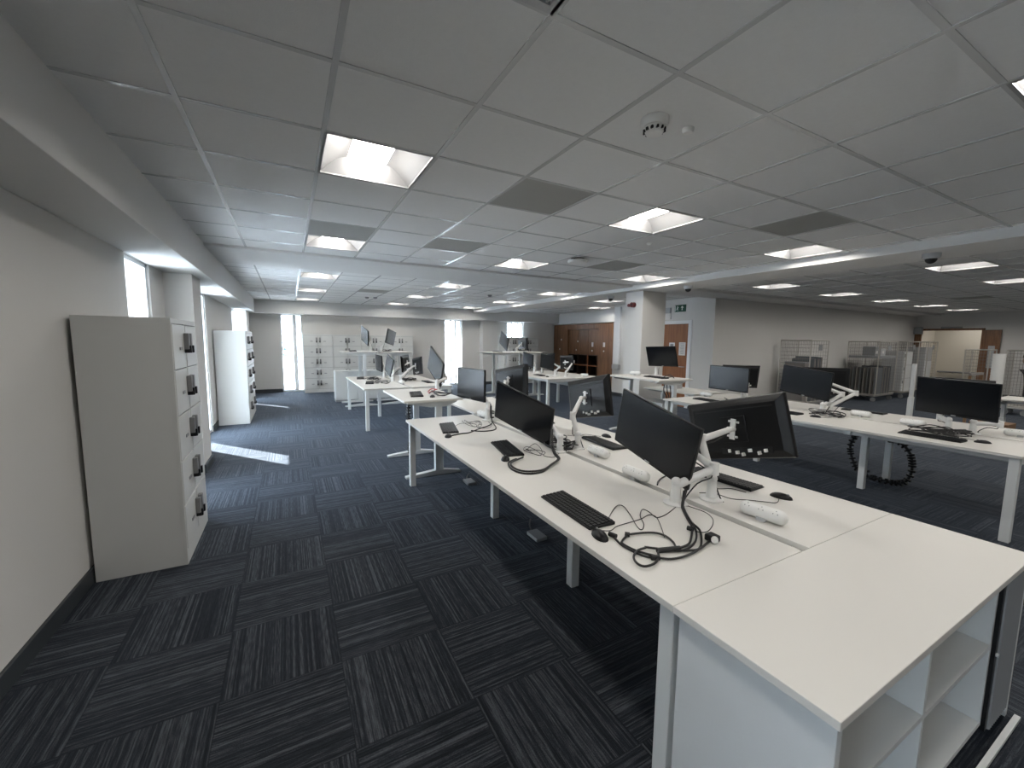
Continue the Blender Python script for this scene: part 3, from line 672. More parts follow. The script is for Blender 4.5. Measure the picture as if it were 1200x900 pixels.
mons = [
 # label, centre, psi, tilt, roll, arm base, base z, elbow, arm label
 ('large black monitor nearest the camera, screen turned left over the nearest keyboard', (1.848, 1.677, 1.054), 177, -3, -14, (1.80, 1.46), .73, (1.97, 1.36, .93), 'white arm of the nearest left-turned monitor above the cable tangle'),
 ('large black monitor seen from behind, nearest on the right side of the nearest bench', (2.40, 1.52, 1.075), 4, -1, -15, (2.03, 1.41), .73, (2.00, 1.47, 1.06), 'white arm holding the back-turned monitor nearest the camera'),
 ('black monitor in the middle of the nearest bench, screen turned left', (1.70, 2.949, .991), 199, -15, -18, (1.745+.1, 2.60), .73, (1.90, 2.84, .92), 'white arm of the middle left-turned monitor on the nearest bench'),
 ('monitor seen from behind, middle of the right side of the nearest bench', (2.431, 2.977, 1.078), 359, -1, -12, (2.03, 2.62), .73, (2.02, 2.68, .99), 'white arm holding the middle back-turned monitor of the nearest bench'),
 ('blue-grey reflecting monitor at the far left end of the nearest bench', (1.845, 4.42, 1.087), 188, 0, 0, (1.87, 4.0), .73, (1.95, 4.15, .88), 'white arm of the blue-grey monitor at the bench far end'),
 ('monitor seen from behind at the far right end of the nearest bench', (2.31, 4.28, 1.105), 9, -7, -10, (1.98, 4.0), .73, None, 'white arm of the back-turned monitor at the bench far end'),
 ('pale blue steeply tilted monitor on the raised desk with the red cable', (1.85, 5.75, 1.22), 181, 1, -23, (1.76, 5.40), .915, (1.93, 5.52, 1.06), 'white arm on the raised desk with the red cable'),
 ('bright reflecting monitor on the four-monitor bench, nearer left side', (1.86, 8.95, 1.05), 181, 9, -11, (1.84, 8.55), .74, None, 'white arm under the bright reflecting monitor in the left row'),
 ('narrow edge-on monitor on the four-monitor bench, farther left side', (1.80, 9.78, 1.05), 181, -1, -1, (1.86, 9.5), .74, None, 'white arm of the edge-on monitor in the left row'),
 ('back-turned monitor on the four-monitor bench, farther right side', (2.35, 9.55, 1.05), 150, -4, -2, (1.95, 9.3), .74, None, 'white arm of the farther back-turned monitor in the left row'),
 ('back-turned monitor on the four-monitor bench, nearer right side', (2.40, 8.65, 1.035), 2, 1, -7, (1.95, 8.3), .74, None, 'white arm of the nearer back-turned monitor in the left row'),
 ('blue-grey monitor on the tall left desk before the back lockers', (1.62, 10.50, 1.68), 185, -2, -14, (1.78, 10.6), 1.30, None, 'arm on the tall left desk before the back lockers'),
 ('blue-grey tilted monitor on the tall right desk before the back lockers', (2.297, 10.75, 1.644), 328, -10, -8, (2.02, 10.6), 1.29, None, 'arm on the tall right desk before the back lockers'),
 ('tilted blue-grey monitor on the tall desk by the back window', (5.42, 10.52, 1.585), 176, 2, -22, (5.62, 10.6), 1.27, None, 'white arm on the tall left desk by the back window'),
 ('back-turned monitor on the tall desk by the back window', (6.02, 10.45, 1.49), 356, 2, -3, (5.88, 10.6), 1.27, None, 'white arm on the tall right desk by the back window'),
 ('leftmost black monitor on the bench before the wooden cupboards', (5.80, 9.80, 1.075), 176, -1, -7, (5.84, 9.5), .74, None, 'white arm of the leftmost monitor before the wooden cupboards'),
 ('middle blue-black monitor on the bench before the wooden cupboards', (5.84, 8.90, 1.06), 180, -2, -7, (5.86, 8.55), .74, (5.95, 8.5, .95), 'white arm of the middle monitor before the wooden cupboards'),
 ('back-turned monitor before the dark pigeonholes', (6.18, 8.50, 1.06), 356, 1, -2, (5.90, 8.15), .74, (6.2, 8.25, 1.1), 'bent white arm of the monitor before the dark pigeonholes'),
 ('small dark monitor peeking above the middle monitor before the wooden cupboards', (6.38, 9.65, 1.09), 0, 0, 0, (5.94, 9.3), .74, None, 'white arm of the hidden monitor before the wooden cupboards'),
 ('black monitor on the raised desk beside the column', (5.80, 5.16, 1.345), 185, -15, 2, (5.84, 5.30), 1.0, (5.93, 5.30, 1.22), 'arm on the raised desk beside the column'),
 ('slate blue monitor at the far end of the right bench, in front', (5.78, 3.86, 1.065), 183, 0, -1, (5.84, 3.6), .73, None, 'white arm of the slate blue monitor on the right bench'),
 ('black monitor behind the slate blue one on the right bench', (6.28, 4.0, 1.07), 66, 5, 1, (5.90, 3.70), .73, None, 'white arm between the slate blue monitor and the one behind'),
 ('wide black tilted monitor in the middle of the right bench', (5.86, 2.85, 1.10), 176, -4, -7, (5.83, 2.62), .73, (6.02, 2.50, .98), 'lower white folded arm in the middle of the right bench'),
 ('black monitor behind the tilted middle monitor of the right bench', (6.28, 2.86, 1.10), 42, -4, 0, (5.93, 2.58), .73, (6.12, 2.40, 1.0), 'taller white folded arm in the middle of the right bench'),
 ('wide black monitor at the near end of the right bench', (5.70, 1.44, 1.083), 170, -7, -2, (5.84, 1.50), .73, (5.95, 1.60, .86), 'white arm of the near right bench monitor'),
 ('black monitor just visible behind the near one on the right bench', (6.15, 1.52, 1.07), 55, -4, 3, (5.93, 1.35), .73, (6.05, 1.2, .84), 'white arm of the hidden near monitor on the right bench'),
]
for k, (lab, c, psi, tl, ro, bs, bz, el, al) in enumerate(mons):
    m_, n_ = pose(c, psi, tl, ro)
    t = thing('monitor', lab, 'monitor', (bs[0], bs[1], bz), 0, 'monitors on arms')
    rel = Matrix.Translation((-bs[0], -bs[1], -bz)) @ m_
    for p_ in MP.children:
        q_ = p_.copy(); COL.objects.link(q_); q_.parent = t; q_.matrix_basis = rel
    arm(t, bs, bz, c, n_, el)
for p_ in list(MP.children): bpy.data.objects.remove(p_)
bpy.data.objects.remove(MP)

# ------------------------------------------------------------------ keyboards and mice
def keyboard_proto():
    t = thing('keyboard', '', 'keyboard')       # long side along y, typist on -x side
    b = MB(); b.prism([(-.075, 0), (.075, 0), (.075, .015), (.070, .017), (-.070, .008), (-.075, .006)], -.222, .222); b.build('case', 'black', t, bevel=.003)
    g = MB(); g.prism([(-.070, .0070), (.070, .0160), (.070, .0175), (-.070, .0085)], -.216, .216)
    for r_ in range(6):
        x = -.058+r_*.0232
        for k in range(21):
            y = .208-k*.0207; z = .0105+(x+.07)*.064
            g.cbox((x, y, z), (.0180, .0160, .006))
    g.build('keys', 'key', t)
    B(.060, .072, -.15, .0, .0155, .0175).build('indicator_strip', 'grey', t)
    return t
def mouse_proto():
    t = thing('mouse', '', 'mouse')
    MB().sphere((0, 0, 0), 1, (.032, .057, .027), 20, half=True).build('shell', 'black', t, smooth=True)
    MB().cyl((-.004, .032, .020), (.004, .032, .020), .008, n=12).build('wheel', 'grey', t)
    return t
KP = keyboard_proto(); MO = mouse_proto(); ku = [0, 0]
def cord(kind, pts, r_, par):
    inv = Matrix.Rotation(-par.rotation_euler.z, 4, 'Z') @ Matrix.Translation(-Vector(par.location))
    g = MB().tube([inv @ Vector(p) for p in pts], r_, 6, 5); g.build('cord', 'cable', par)
def put_kb(x, y, z, rz, lab, pts=None):
    o = KP if ku[0] == 0 else dup(KP0); ku[0] += 1; o.location = (x, y, z); o.rotation_euler = (0, 0, rz); o['label'] = lab; o['group'] = 'black keyboards'
    if pts: cord('k', pts, .0022, o)
    return o
def put_mouse(x, y, z, rz, lab, pts=None):
    o = MO if ku[1] == 0 else dup(MO0); ku[1] += 1; o.location = (x, y, z); o.rotation_euler = (0, 0, rz); o['label'] = lab; o['group'] = 'black mice'
    if pts: cord('m', pts, .0020, o)
    return o
KP0 = dup(KP); MO0 = dup(MO)          # spare copies to clone from; deleted at the end
Z0 = .7305
def zz(p, z=.7335): return [(a, b, z) for a, b in p]
put_kb(1.263, 1.635, Z0, math.radians(-2), 'keyboard nearest the camera on the left side of the nearest bench', zz([(1.316, 1.453), (1.469, 1.562), (1.517, 1.559), (1.472, 1.459), (1.403, 1.342), (1.4, 1.309), (1.451, 1.347), (1.507, 1.425), (1.576, 1.476), (1.582, 1.436), (1.564, 1.373), (1.635, 1.376), (1.76, 1.42)]))
put_mouse(1.185, 1.350, Z0, math.radians(-15), 'black mouse nearest the camera beside the cable tangle', zz([(1.225, 1.385), (1.262, 1.366), (1.317, 1.386), (1.396, 1.39), (1.478, 1.393), (1.553, 1.41), (1.564, 1.373), (1.495, 1.281), (1.431, 1.207)], .7345))
put_kb(1.50, 2.85, Z0, math.radians(-11), 'keyboard under the middle left-turned monitor of the nearest bench', zz([(1.60, 2.75), (1.70, 2.70), (1.72, 2.62), (1.66, 2.55), (1.70, 2.48), (1.80, 2.55)]))
put_mouse(1.355, 2.59, Z0, math.radians(-30), 'mouse beside the middle keyboard on the nearest bench')
put_kb(1.345, 3.78, Z0, math.radians(-14), 'keyboard at the far left end of the nearest bench', zz([(1.44, 3.85), (1.55, 3.95), (1.66, 3.85), (1.62, 3.7), (1.70, 3.62), (1.80, 3.75), (1.83, 3.9)]))
put_mouse(1.225, 3.45, Z0, math.radians(-25), 'mouse at the far left end of the nearest bench')
put_kb(2.40, 1.60, Z0, PI+math.radians(3), 'keyboard nearest the camera on the right side of the nearest bench', zz([(2.33, 1.62), (2.24, 1.58), (2.20, 1.50), (2.28, 1.46), (2.30, 1.38)]))
put_mouse(2.41, 1.245, Z0, PI+math.radians(15), 'mouse with white ring on the right side of the nearest bench', zz([(2.38, 1.24), (2.30, 1.21), (2.25, 1.25), (2.20, 1.30), (2.13, 1.36), (2.12, 1.45), (2.05, 1.5)]))
put_kb(2.33, 2.65, Z0, PI+math.radians(-4), 'keyboard behind the nearest monitor, right side of the nearest bench')
put_mouse(2.52, 2.83, Z0, PI, 'mouse near the back-turned middle monitor of the nearest bench', zz([(2.47, 2.85), (2.40, 2.98), (2.30, 2.95), (2.22, 3.02)]))
put_kb(2.36, 3.75, Z0, PI, 'keyboard hidden at the far right end of the nearest bench')
put_kb(1.36, 5.0, .916, math.radians(-12), 'keyboard on the raised desk with the red cable')
put_mouse(1.48, 4.72, .916, math.radians(-20), 'mouse on the raised desk with the red cable')
put_kb(1.36, 8.35, .741, math.radians(-10), 'keyboard on the four-monitor bench, nearer left side')
put_kb(1.34, 9.40, .741, math.radians(-8), 'keyboard on the four-monitor bench, farther left side')
put_kb(2.45, 8.1, .741, PI, 'keyboard on the four-monitor bench, right side')
put_kb(1.35, 10.55, 1.301, math.radians(-5), 'keyboard on the tall left desk before the back lockers')
put_mouse(1.26, 10.25, 1.301, 0, 'mouse on the tall left desk before the back lockers')
put_kb(5.25, 10.6, 1.271, math.radians(-5), 'keyboard on the tall desk by the back window')
put_kb(5.45, 8.65, .741, math.radians(-8), 'keyboard on the bench before the wooden cupboards')
put_mouse(5.40, 8.20, .741, 0, 'mouse on the bench before the wooden cupboards')
put_kb(5.42, 4.92, 1.001, math.radians(-6), 'keyboard on the raised desk beside the column')
put_kb(5.50, 3.98, Z0, math.radians(-6), 'keyboard at the far end of the right bench')
put_kb(5.46, 2.90, Z0, math.radians(0), 'keyboard partly hidden behind the back-turned monitor, on the right bench')
put_mouse(5.47, 2.52, Z0, math.radians(20), 'mouse in the middle of the right bench', zz([(5.5, 2.5), (5.56, 2.42), (5.66, 2.44), (5.75, 2.5)]))
put_kb(5.31, 1.47, Z0, math.radians(-2), 'keyboard at the near end of the right bench', zz([(5.38, 1.62), (5.5, 1.72), (5.62, 1.65), (5.70, 1.5)]))
put_mouse(5.43, 1.165, Z0, math.radians(30), 'mouse at the near end of the right bench', zz([(5.45, 1.2), (5.5, 1.25), (5.52, 1.33)]))
put_kb(6.50, 2.45, Z0, PI, 'long black keyboard on the far side of the right bench')
for o in (KP0, MO0):
    for c in list(o.children): bpy.data.objects.remove(c)
    bpy.data.objects.remove(o)

# ------------------------------------------------------------------ power modules
def power_proto():
    t = thing('power_module', '', 'power socket')
    b = MB(); b.sphere((0, -.075, .038), .034, (1, 1, 1), 16); b.sphere((0, .075, .038), .034, (1, 1, 1), 16); b.cyl((0, -.075, .038), (0, .075, .038), .034, n=20); b.build('body', 'plug', t, smooth=True)
    B(-.03, .03, -.02, .02, -.03, .02).build('clamp', 'ltgrey', t, bevel=.003)
    g = MB()
    for y in (-.065, 0, .065):
        for dy, dx in ((0, .010), (-.010, -.008), (.010, -.008)): g.cbox((-.0225+dx*.6, y+dy, .0615+dx*.55), (.003, .003, .006))
    g.build('socket_holes', 'grey', t)
    return t
PW = power_proto()
pws = [((1.90, 1.85, Z0), 0, 'white power module with sockets facing left, nearest bench middle'), ((2.02, 1.12, Z0), .1, 'white power module near the front of the nearest bench slot'), ((2.03, 2.36, Z0), .05, 'white power module between the two nearest left-turned monitors'),
 ((1.90, 4.2, Z0), 0, 'white power module at the far end of the nearest bench'),
 ((5.88, 1.78, Z0), 0, 'white power module beside the near right bench monitor'), ((6.12, 1.08, Z0), .2, 'white power module at the right picture edge on the right bench'), ((6.03, 2.30, Z0), 0, 'white power module right of the folded arms on the right bench'), ((5.86, 3.18, Z0), 0, 'white power module left of the tilted monitor on the right bench'), ((5.92, 4.32, Z0), 0, 'white power module at the far end of the right bench'),
 ((5.45, 5.42, 1.0), .3, 'white power module on the raised desk beside the column'), ((1.90, 8.0, .74), 0, 'white power module on the four-monitor bench'), ((5.6, 8.95, .74), 0, 'white power module on the bench before the wooden cupboards, left one'), ((6.35, 8.0, .74), .4, 'white power module on the bench before the wooden cupboards, right one')]
for k, (loc, rz, l) in enumerate(pws):
    o = PW if k == 0 else dup(PW); o.location = loc; o.rotation_euler = (0, 0, rz); o['label'] = l; o['group'] = 'white desk power modules'

# ------------------------------------------------------------------ cables
def cables(name, label, cat, paths, r_=.0042, mat_='cable', extra=None):
    if len(paths) == 1:
        o = MB().tube(paths[0], r_, 7, 5).build(name, mat_, smooth=True); tag(o, label, cat)
        return o
    x = sum(p[0][0] for p in paths)/len(paths); y = sum(p[0][1] for p in paths)/len(paths); z = min(q_[2] for p in paths for q_ in p)
    t = thing(name, label, cat, (x, y, z))
    for p in paths: MB().tube([(a-x, b-y, c-z) for a, b, c in p], r_, 7, 5).build('cable', mat_, t, smooth=True)
    if extra: extra(t, Vector((x, y, z)))
    return t
zc = .7355
A = [(1.84, 1.44, .80), (1.78, 1.40, .745)]+zz([(1.75, 1.368), (1.674, 1.278), (1.633, 1.225), (1.56, 1.167), (1.483, 1.119), (1.433, 1.11), (1.38, 1.115)], zc)
Bp = [(1.84, 1.43, .82), (1.80, 1.41, .755)]+zz([(1.746, 1.353), (1.673, 1.263), (1.608, 1.183), (1.528, 1.121), (1.452, 1.089), (1.39, 1.087), (1.344, 1.121), (1.307, 1.152), (1.279, 1.178)], zc+.004)
Cp = [(1.85, 1.43, .81), (1.79, 1.40, .75)]+zz([(1.736, 1.342), (1.667, 1.252), (1.625, 1.174), (1.53, 1.095), (1.462, 1.061), (1.375, 1.051), (1.304, 1.062), (1.264, 1.093)], zc+.002)
Dp = zz([(1.575, 1.088), (1.479, 1.063), (1.435, 1.069), (1.389, 1.098), (1.422, 1.151), (1.438, 1.204), (1.425, 1.247), (1.373, 1.276), (1.309, 1.293)], zc+.003)
Ep = zz([(1.235, 1.321), (1.213, 1.252), (1.213, 1.194), (1.225, 1.139), (1.255, 1.098)], zc)
Gp = zz([(1.292, 1.291), (1.235, 1.262), (1.217, 1.24), (1.225, 1.172), (1.262, 1.105)], zc+.004)
Lp = zz([(1.275, 1.168), (1.225, 1.166), (1.174, 1.134), (1.154, 1.095), (1.163, 1.066), (1.212, 1.064), (1.264, 1.088), (1.302, 1.121), (1.36, 1.10)], zc+.006)
def near_extra(t, o):
    g = MB(); g.cbox(Vector((1.595, 1.09, .748))-o, (.045, .05, .03)); g.build('mains_plug', 'cable', t, bevel=.006)
    g = MB(); g.cyl(Vector((1.582, 1.07, .752))-o, Vector((1.572, 1.062, .752))-o, .014, n=16); g.build('plug_cover', 'plug', t)
    for p, q_ in (((1.235, 1.30), (1.225, 1.335)), ((1.30, 1.285), (1.285, 1.30)), ((1.60, 1.19), (1.59, 1.215)), ((1.40, 1.10), (1.30, 1.13)), ((1.265, 1.085), (1.235, 1.10))):
        MB().cyl(Vector((*p, zc+.006))-o, Vector((*q_, zc+.006))-o, .0105, n=10).build('connector', 'cable', t, smooth=True)
cables('cable_bundle', 'tangled bundle of thick black cables nearest the camera on the nearest bench', 'cables', [A, Bp, Cp, Dp, Ep, Gp, Lp], .0048, extra=near_extra)
cables('thin_cable', 'thin black looped cable under the nearest monitor arm', 'cable', [zz([(1.80, 1.38), (1.811, 1.287), (1.78, 1.224), (1.723, 1.179), (1.644, 1.144), (1.604, 1.145), (1.585, 1.168)], zc+.01)], .002)
cables('display_cable', 'thick black cable looped in front of the middle keyboard of the nearest bench', 'cable', [[(1.80, 2.66, .90), (1.76, 2.60, .80), (1.748, 2.54, .74)]+zz([(1.70, 2.42), (1.57, 2.323), (1.435, 2.222), (1.317, 2.242), (1.284, 2.358), (1.334, 2.50), (1.43, 2.56)], zc), [(1.81, 2.66, .90), (1.77, 2.59, .80), (1.75, 2.52, .745)]+zz([(1.70, 2.40), (1.56, 2.30), (1.44, 2.235), (1.33, 2.26), (1.30, 2.36), (1.34, 2.47), (1.48, 2.55)], zc+.008)], .0065)
cables('display_cable', 'black cables trailing from the blue-grey monitor at the bench far end', 'cable', [[(1.93, 4.05, .90), (1.88, 3.95, .80), (1.80, 3.75, .745)]+zz([(1.60, 3.62), (1.45, 3.504), (1.366, 3.50), (1.25, 3.459)], zc), [(1.93, 4.03, .88), (1.85, 3.85, .76)]+zz([(1.75, 3.55), (1.60, 3.50), (1.50, 3.58)], zc)], .0055)
cables('desk_cable', 'black cable lying across the slot between the two nearest monitors', 'cable', [zz([(1.93, 1.70), (1.98, 1.74), (2.06, 1.78), (2.14, 1.80)], zc)], .004)
cables('adapter_cable', 'black cable coil in front of the middle back-turned monitor', 'cable', [zz([(2.05, 2.75), (2.12, 2.85), (2.08, 2.95), (2.0, 2.88), (2.1, 2.80), (2.22, 2.86), (2.28, 3.0)], zc), zz([(1.95, 2.95), (2.05, 3.05), (2.18, 3.0), (2.1, 2.9), (2.0, 3.0)], zc+.006), [(2.28, 3.02, .735), (2.30, 3.05, .78), (2.33, 3.08, .80)]], .005)
rnd = random.Random(5)
def scribble(cx, cy, z, n=9, R_=.16, r_=.0035, name='cable_tangle', label='', m_='cable', k=2):
    ps = []
    for j in range(k):
        a = rnd.random()*6; p = []
        for i in range(n):
            a += .7+rnd.random()*.8; q_ = R_*(.35+.65*rnd.random()); p.append((cx+math.cos(a)*q_, cy+math.sin(a)*q_*1.5, z+.006+(.05*rnd.random()**2 if 0 < i < n-1 else 0)+(j*.004)))
        ps.append(p)
    cables(name, label, 'cables', ps, r_, m_)
scribble(5.62, 1.50, .731, 11, .17, .005, label='black cable tangle behind the near right bench keyboard', k=4)
scribble(5.70, 2.50, .731, 9, .15, .005, label='black cable tangle under the folded white arms', k=3)
scribble(5.72, 3.70, .731, 9, .14, .004, label='black cable tangle under the slate blue monitor')
scribble(1.62, 4.85, .916, 9, .15, .005, label='black cable loops on the raised desk with the red cable')
scribble(1.60, 5.12, .916, 6, .10, .006, label='short red cable coil on the raised desk behind the nearest bench', m_='redcable', k=1, name='red_cable')
scribble(2.15, 8.6, .741, 10, .2, .006, label='black cable tangle between the monitors of the four-monitor bench', k=4)
scribble(1.55, 9.0, .741, 9, .2, .006, label='black cables on the left half of the four-monitor bench', k=3)
scribble(5.65, 8.35, .741, 9, .2, .006, label='pale cable heap on the bench before the wooden cupboards', m_='plug', k=3)
scribble(5.55, 4.8, 1.001, 7, .12, .006, label='black cable on the raised desk beside the column', k=1)
scribble(2.15, 10.55, 1.291, 8, .16, .006, label='black cable hoop on the tall right desk before the lockers', k=2)
cables('hanging_cable', 'black cables hanging below the raised desk beside the column', 'cables', [[(5.45+.05*k, 4.75, .95), (5.40+.08*k, 4.72, .80), (5.50+.03*k, 4.72, .66), (5.52, 4.74, .52)] for k in range(3)], .008)
scribble(1.92, 2.72, .731, 9, .14, .005, label='black cable tangle between the two middle arms of the nearest bench', k=4)
scribble(1.62, 2.62, .731, 7, .09, .002, label='thin cord loops under the middle left-turned monitor', k=2)
scribble(1.62, 3.82, .731, 8, .13, .002, label='thin cord loops under the blue-grey monitor', k=2)
scribble(2.02, 4.12, .731, 8, .10, .005, label='black cables at the arm of the far blue-grey monitor', k=2)
scribble(1.55, 8.3, .741, 9, .2, .005, label='black cables at the near end of the four-monitor bench', k=2)
# cable spines under the right bench
def spine(label, pts, loc):
    P = [Vector(p) for p in pts]; Q = []
    for i in range(len(P)-1):
        p0 = P[max(i-1, 0)]; p1 = P[i]; p2 = P[i+1]; p3 = P[min(i+2, len(P)-1)]
        for k in range(6):
            t = k/6; Q.append(.5*((2*p1)+(p2-p0)*t+(2*p0-5*p1+4*p2-p3)*t*t+(3*p1-p0-3*p2+p3)*t**3))
    t_ = thing('cable_spine', label, 'cable spine', loc, 0, 'segmented cable spines')
    L = Vector(loc); g = MB(); acc = 0; last = Q[0]
    for a, b in zip(Q, Q[1:]):
        if (b-last).length > .028:
            d = (b-a).normalized(); g.cyl(a-L-d*.009, a-L+d*.009, .034, n=12); last = b
    g.build('vertebrae', 'key', t_); MB().tube([q_-L for q_ in Q], .014, 8, 1).build('cable', 'cable', t_)
spine('large black cable spine looped down to the floor under the right bench', [(5.93, 2.02, .62), (5.95, 1.99, .53), (5.95, 1.90, .52), (5.95, 1.80, .42), (5.95, 1.765, .25), (5.95, 1.80, .10), (5.95, 1.90, .045), (5.95, 2.05, .045), (5.95, 2.2, .05)], (5.95, 2.0, 0))
spine('black cable spine behind the leg of the right bench, left loop', [(5.93, 2.22, .62), (5.95, 2.30, .50), (5.95, 2.34, .36), (5.95, 2.30, .20), (5.95, 2.24, .10), (5.95, 2.12, .045+.07)], (5.95, 2.3, 0))
spine('black cable spine under the raised desk with the red cable', [(1.35, 5.3, .80), (1.32, 5.25, .6), (1.36, 5.2, .4), (1.33, 5.22, .2), (1.36, 5.2, .05)], (1.35, 5.2, 0))
# floor power strips under the first bench
for x, y, l in ((1.72, 4.15, 'small grey floor connector under the far part of nearest bench'), (1.72, 2.72, 'small grey floor connector under the middle of nearest bench')):
    t = thing('floor_connector', l, 'connector', (x, y, 0)); B(-.05, .05, -.08, .08, 0, .03).build('block', 'grey', t, bevel=.006); MB().tube([(0, .08, .015), (.05, .2, .01), (.12, .3, .01)], .006, 6).build('cord', 'cable', t)
# folding chair frame behind the lower desk
t = thing('stool', 'grey low stool beyond the lower desk behind the nearest bench', 'stool', (2.95, 6.15, 0))
B(-.2, .2, -.2, .2, .43, .47).build('seat', 'fold', t, bevel=.015)
for a in (-1, 1):
    for b in (-1, 1): MB().cyl((a*.22, b*.22, 0), (a*.17, b*.17, .43), .013).build('leg', 'silver', t)

# ------------------------------------------------------------------ roll cages
def cage(name, label, x0, y0, w_, d_, h, cols=6, rows=16):
    t = thing(name, label, 'roll cage', (x0, y0, 0), 0, 'wire roll cages')
    B(0, w_, 0, d_, .15, .18).build('base_tray', 'chrome', t)
    g = MB(); r_ = .014
    for x in (0, w_):
        for y in (0, d_): g.cyl((x, y, .18), (x, y, h), r_, n=8)
    for z in (h, .2):
        g.cyl((0, 0, z), (w_, 0, z), r_, n=8); g.cyl((0, d_, z), (w_, d_, z), r_, n=8); g.cyl((0, 0, z), (0, d_, z), r_, n=8); g.cyl((w_, 0, z), (w_, d_, z), r_, n=8)
    g.build('frame', 'chrome', t)
    for nm, a, b in (('side_mesh', (0, 0), (0, d_)), ('side_mesh', (w_, 0), (w_, d_)), ('rear_mesh', (0, d_), (w_, d_))):
        q_ = MB(); A_ = Vector((*a, 0)); B_ = Vector((*b, 0)); n_ = max(8, int((B_-A_).length/.05))
        for k in range(1, n_): p = A_.lerp(B_, k/n_); q_.cyl((p.x, p.y, .2), (p.x, p.y, h), .0022, n=4)
        for k in range(1, rows): z = .2+(h-.2)*k/rows; q_.cyl((A_.x, A_.y, z), (B_.x, B_.y, z), .0022, n=4)
        q_.build(nm, 'wire', t)
    for x in (.06, w_-.06):
        for y in (.06, d_-.06):
            q_ = MB().cyl((x-.018, y, .06), (x+.018, y, .06), .06, n=16); q_.build('wheel', 'grey', t); MB().box(x-.028, x+.028, y-.03, y+.03, .07, .15).build('castor_fork', 'silver', t) if False else None
    B(w_*.42, w_*.62, -.014, -.010, h-.24, h-.10).build('label_plate', 'grey', t)
    return t
cage('roll_cage', 'wire roll cage nearest the column on the beige wall, with grey boards', 10.85, 5.22, .80, .68, 1.68)
cage('roll_cage', 'wire roll cage in the middle full of upright grey panels', 14.35, 5.20, 1.15, .72, 1.68)
cage('roll_cage', 'wire roll cage with a white cabinet inside, right of the panel cage', 16.15, 5.20, .85, .72, 1.70)
cage('roll_cage', 'farthest wire roll cage beside the far doorway', 17.85, 5.25, .75, .70, 1.70)
cage('roll_cage', 'narrow wire roll cage right of the far doorway view', 14.65, 3.22, .50, .40, 1.50)
cage('roll_cage', 'wire roll cage at the right picture edge beside the person', 14.75, 2.55, .55, .42, 1.50)
def boards(label, x0, x1, y, z0, hgt, n, d_=.5, lean=.04, m_='cardboard', grp='grey boards in the roll cages'):
    for k in range(n):
        x = x0+(x1-x0)*k/max(1, n-1); hh = hgt*(.92+.08*rnd.random())
        mx = Matrix.Translation((x, y, z0)) @ Matrix.Rotation(lean*(rnd.random()-.3), 4, 'Y')
        o = B(-.014, .014, 0, d_, 0, hh).build('panel_board', m_ if k % 2 else 'fold'); o.matrix_world = mx
        tag(o, label, 'board', grp)
boards('grey board standing upright in the right half of the middle roll cage', 14.92, 15.42, 5.28, .185, .80, 7, lean=.02)
for k in range(8):
    o = B(0, .42, -.014, .014, 0, .74+.06*rnd.random()).build('panel_board', 'cardboard' if k % 2 else 'fold', loc=(14.41, 5.27+k*.085, .185))
    tag(o, 'grey board standing upright in the left half of the middle roll cage', 'board', 'grey boards in the left half of the middle roll cage')
boards('grey board standing in the roll cage nearest the column', 11.20, 11.58, 5.30, .185, 1.12, 6, lean=.03)
t = thing('storage_box', 'dark grey box in the roll cage nearest the column', 'box', (11.02, 5.35, .185)); B(-.12, .1, 0, .45, 0, .95).build('body', 'cardboard', t, bevel=.005); B(-.125, .105, -.005, .455, .93, .97).build('lid', 'grey', t)
t = thing('wire_shelf', 'dark shelf across the middle roll cage', 'shelf', (14.36, 5.22, 1.22)); B(0, 1.13, 0, .68, 0, .06).build('tray', 'grey', t)
t = thing('carton', 'pale carton on the upper shelf of the middle roll cage', 'box', (15.15, 5.4, 1.28)); B(-.16, .16, 0, .3, 0, .2).build('body', 'ltgrey', t, bevel=.004); B(-.05, .05, -.003, 0, .06, .14).build('printed_label', 'paper', t)
t = thing('carton', 'small dark carton on the upper shelf of the middle roll cage', 'box', (14.75, 5.4, 1.28)); B(-.10, .10, 0, .3, 0, .26).build('body', 'grey', t, bevel=.004); B(-.05, .05, -.003, 0, .06, .14).build('printed_label', 'paper', t)
t = thing('drawer_cabinet', 'white drawer cabinet standing inside a roll cage', 'cabinet', (16.25, 5.3, .185))
B(0, .62, 0, .5, 0, 1.22).build('body', 'ltgrey', t, bevel=.004)
for k in range(3): dd = B(.01, .61, -.015, 0, .01+k*.40, .39+k*.40).build('drawer', 'steel', t, bevel=.003); B(.05, .09, -.03, -.015, .25+k*.4, .34+k*.4).build('pull', 'grey', dd)
t = thing('steel_cupboard', 'grey steel cupboard inside the farthest roll cage', 'cupboard', (17.95, 5.33, .185)); B(0, .55, 0, .5, 0, 1.35).build('body', 'ltgrey', t, bevel=.004); B(.01, .54, -.012, 0, .01, .9).build('door', 'steel', t, bevel=.003)
# drum of rolled material, wooden trestle, carton at right
t = thing('rolled_sheeting', 'upright pale ribbed roll before the dark door leaf', 'roll', (13.4, 2.80, 0)); g = MB(); pr_ = []
for k in range(24): pr_ += [(.093, .02+k*.06), (.100, .05+k*.06)]
g.lathe(pr_, 28); g.build('roll', 'plug', t, smooth=True)
t = thing('trestle', 'light wooden trestle frame behind the near right monitor', 'trestle', (12.2, 2.85, 0))
g = MB()
for x in (-.25, .45): g.bar((x, 0, 0), (x, 0, 1.0), .04, .04)
g.build('post', 'brown', t); B(-.27, .47, -.02, .02, 1.0, 1.05).build('rail', 'cardboard', t)
t = thing('cardboard_carton', 'brown cardboard carton on the floor beyond the near right monitor', 'box', (9.55, 1.98, 0)); B(-.2, .22, -.2, .2, 0, .42).build('body', 'brown', t, bevel=.004); B(-.21, -.02, -.2, .2, .42, .425).build('flap', 'brown', t)
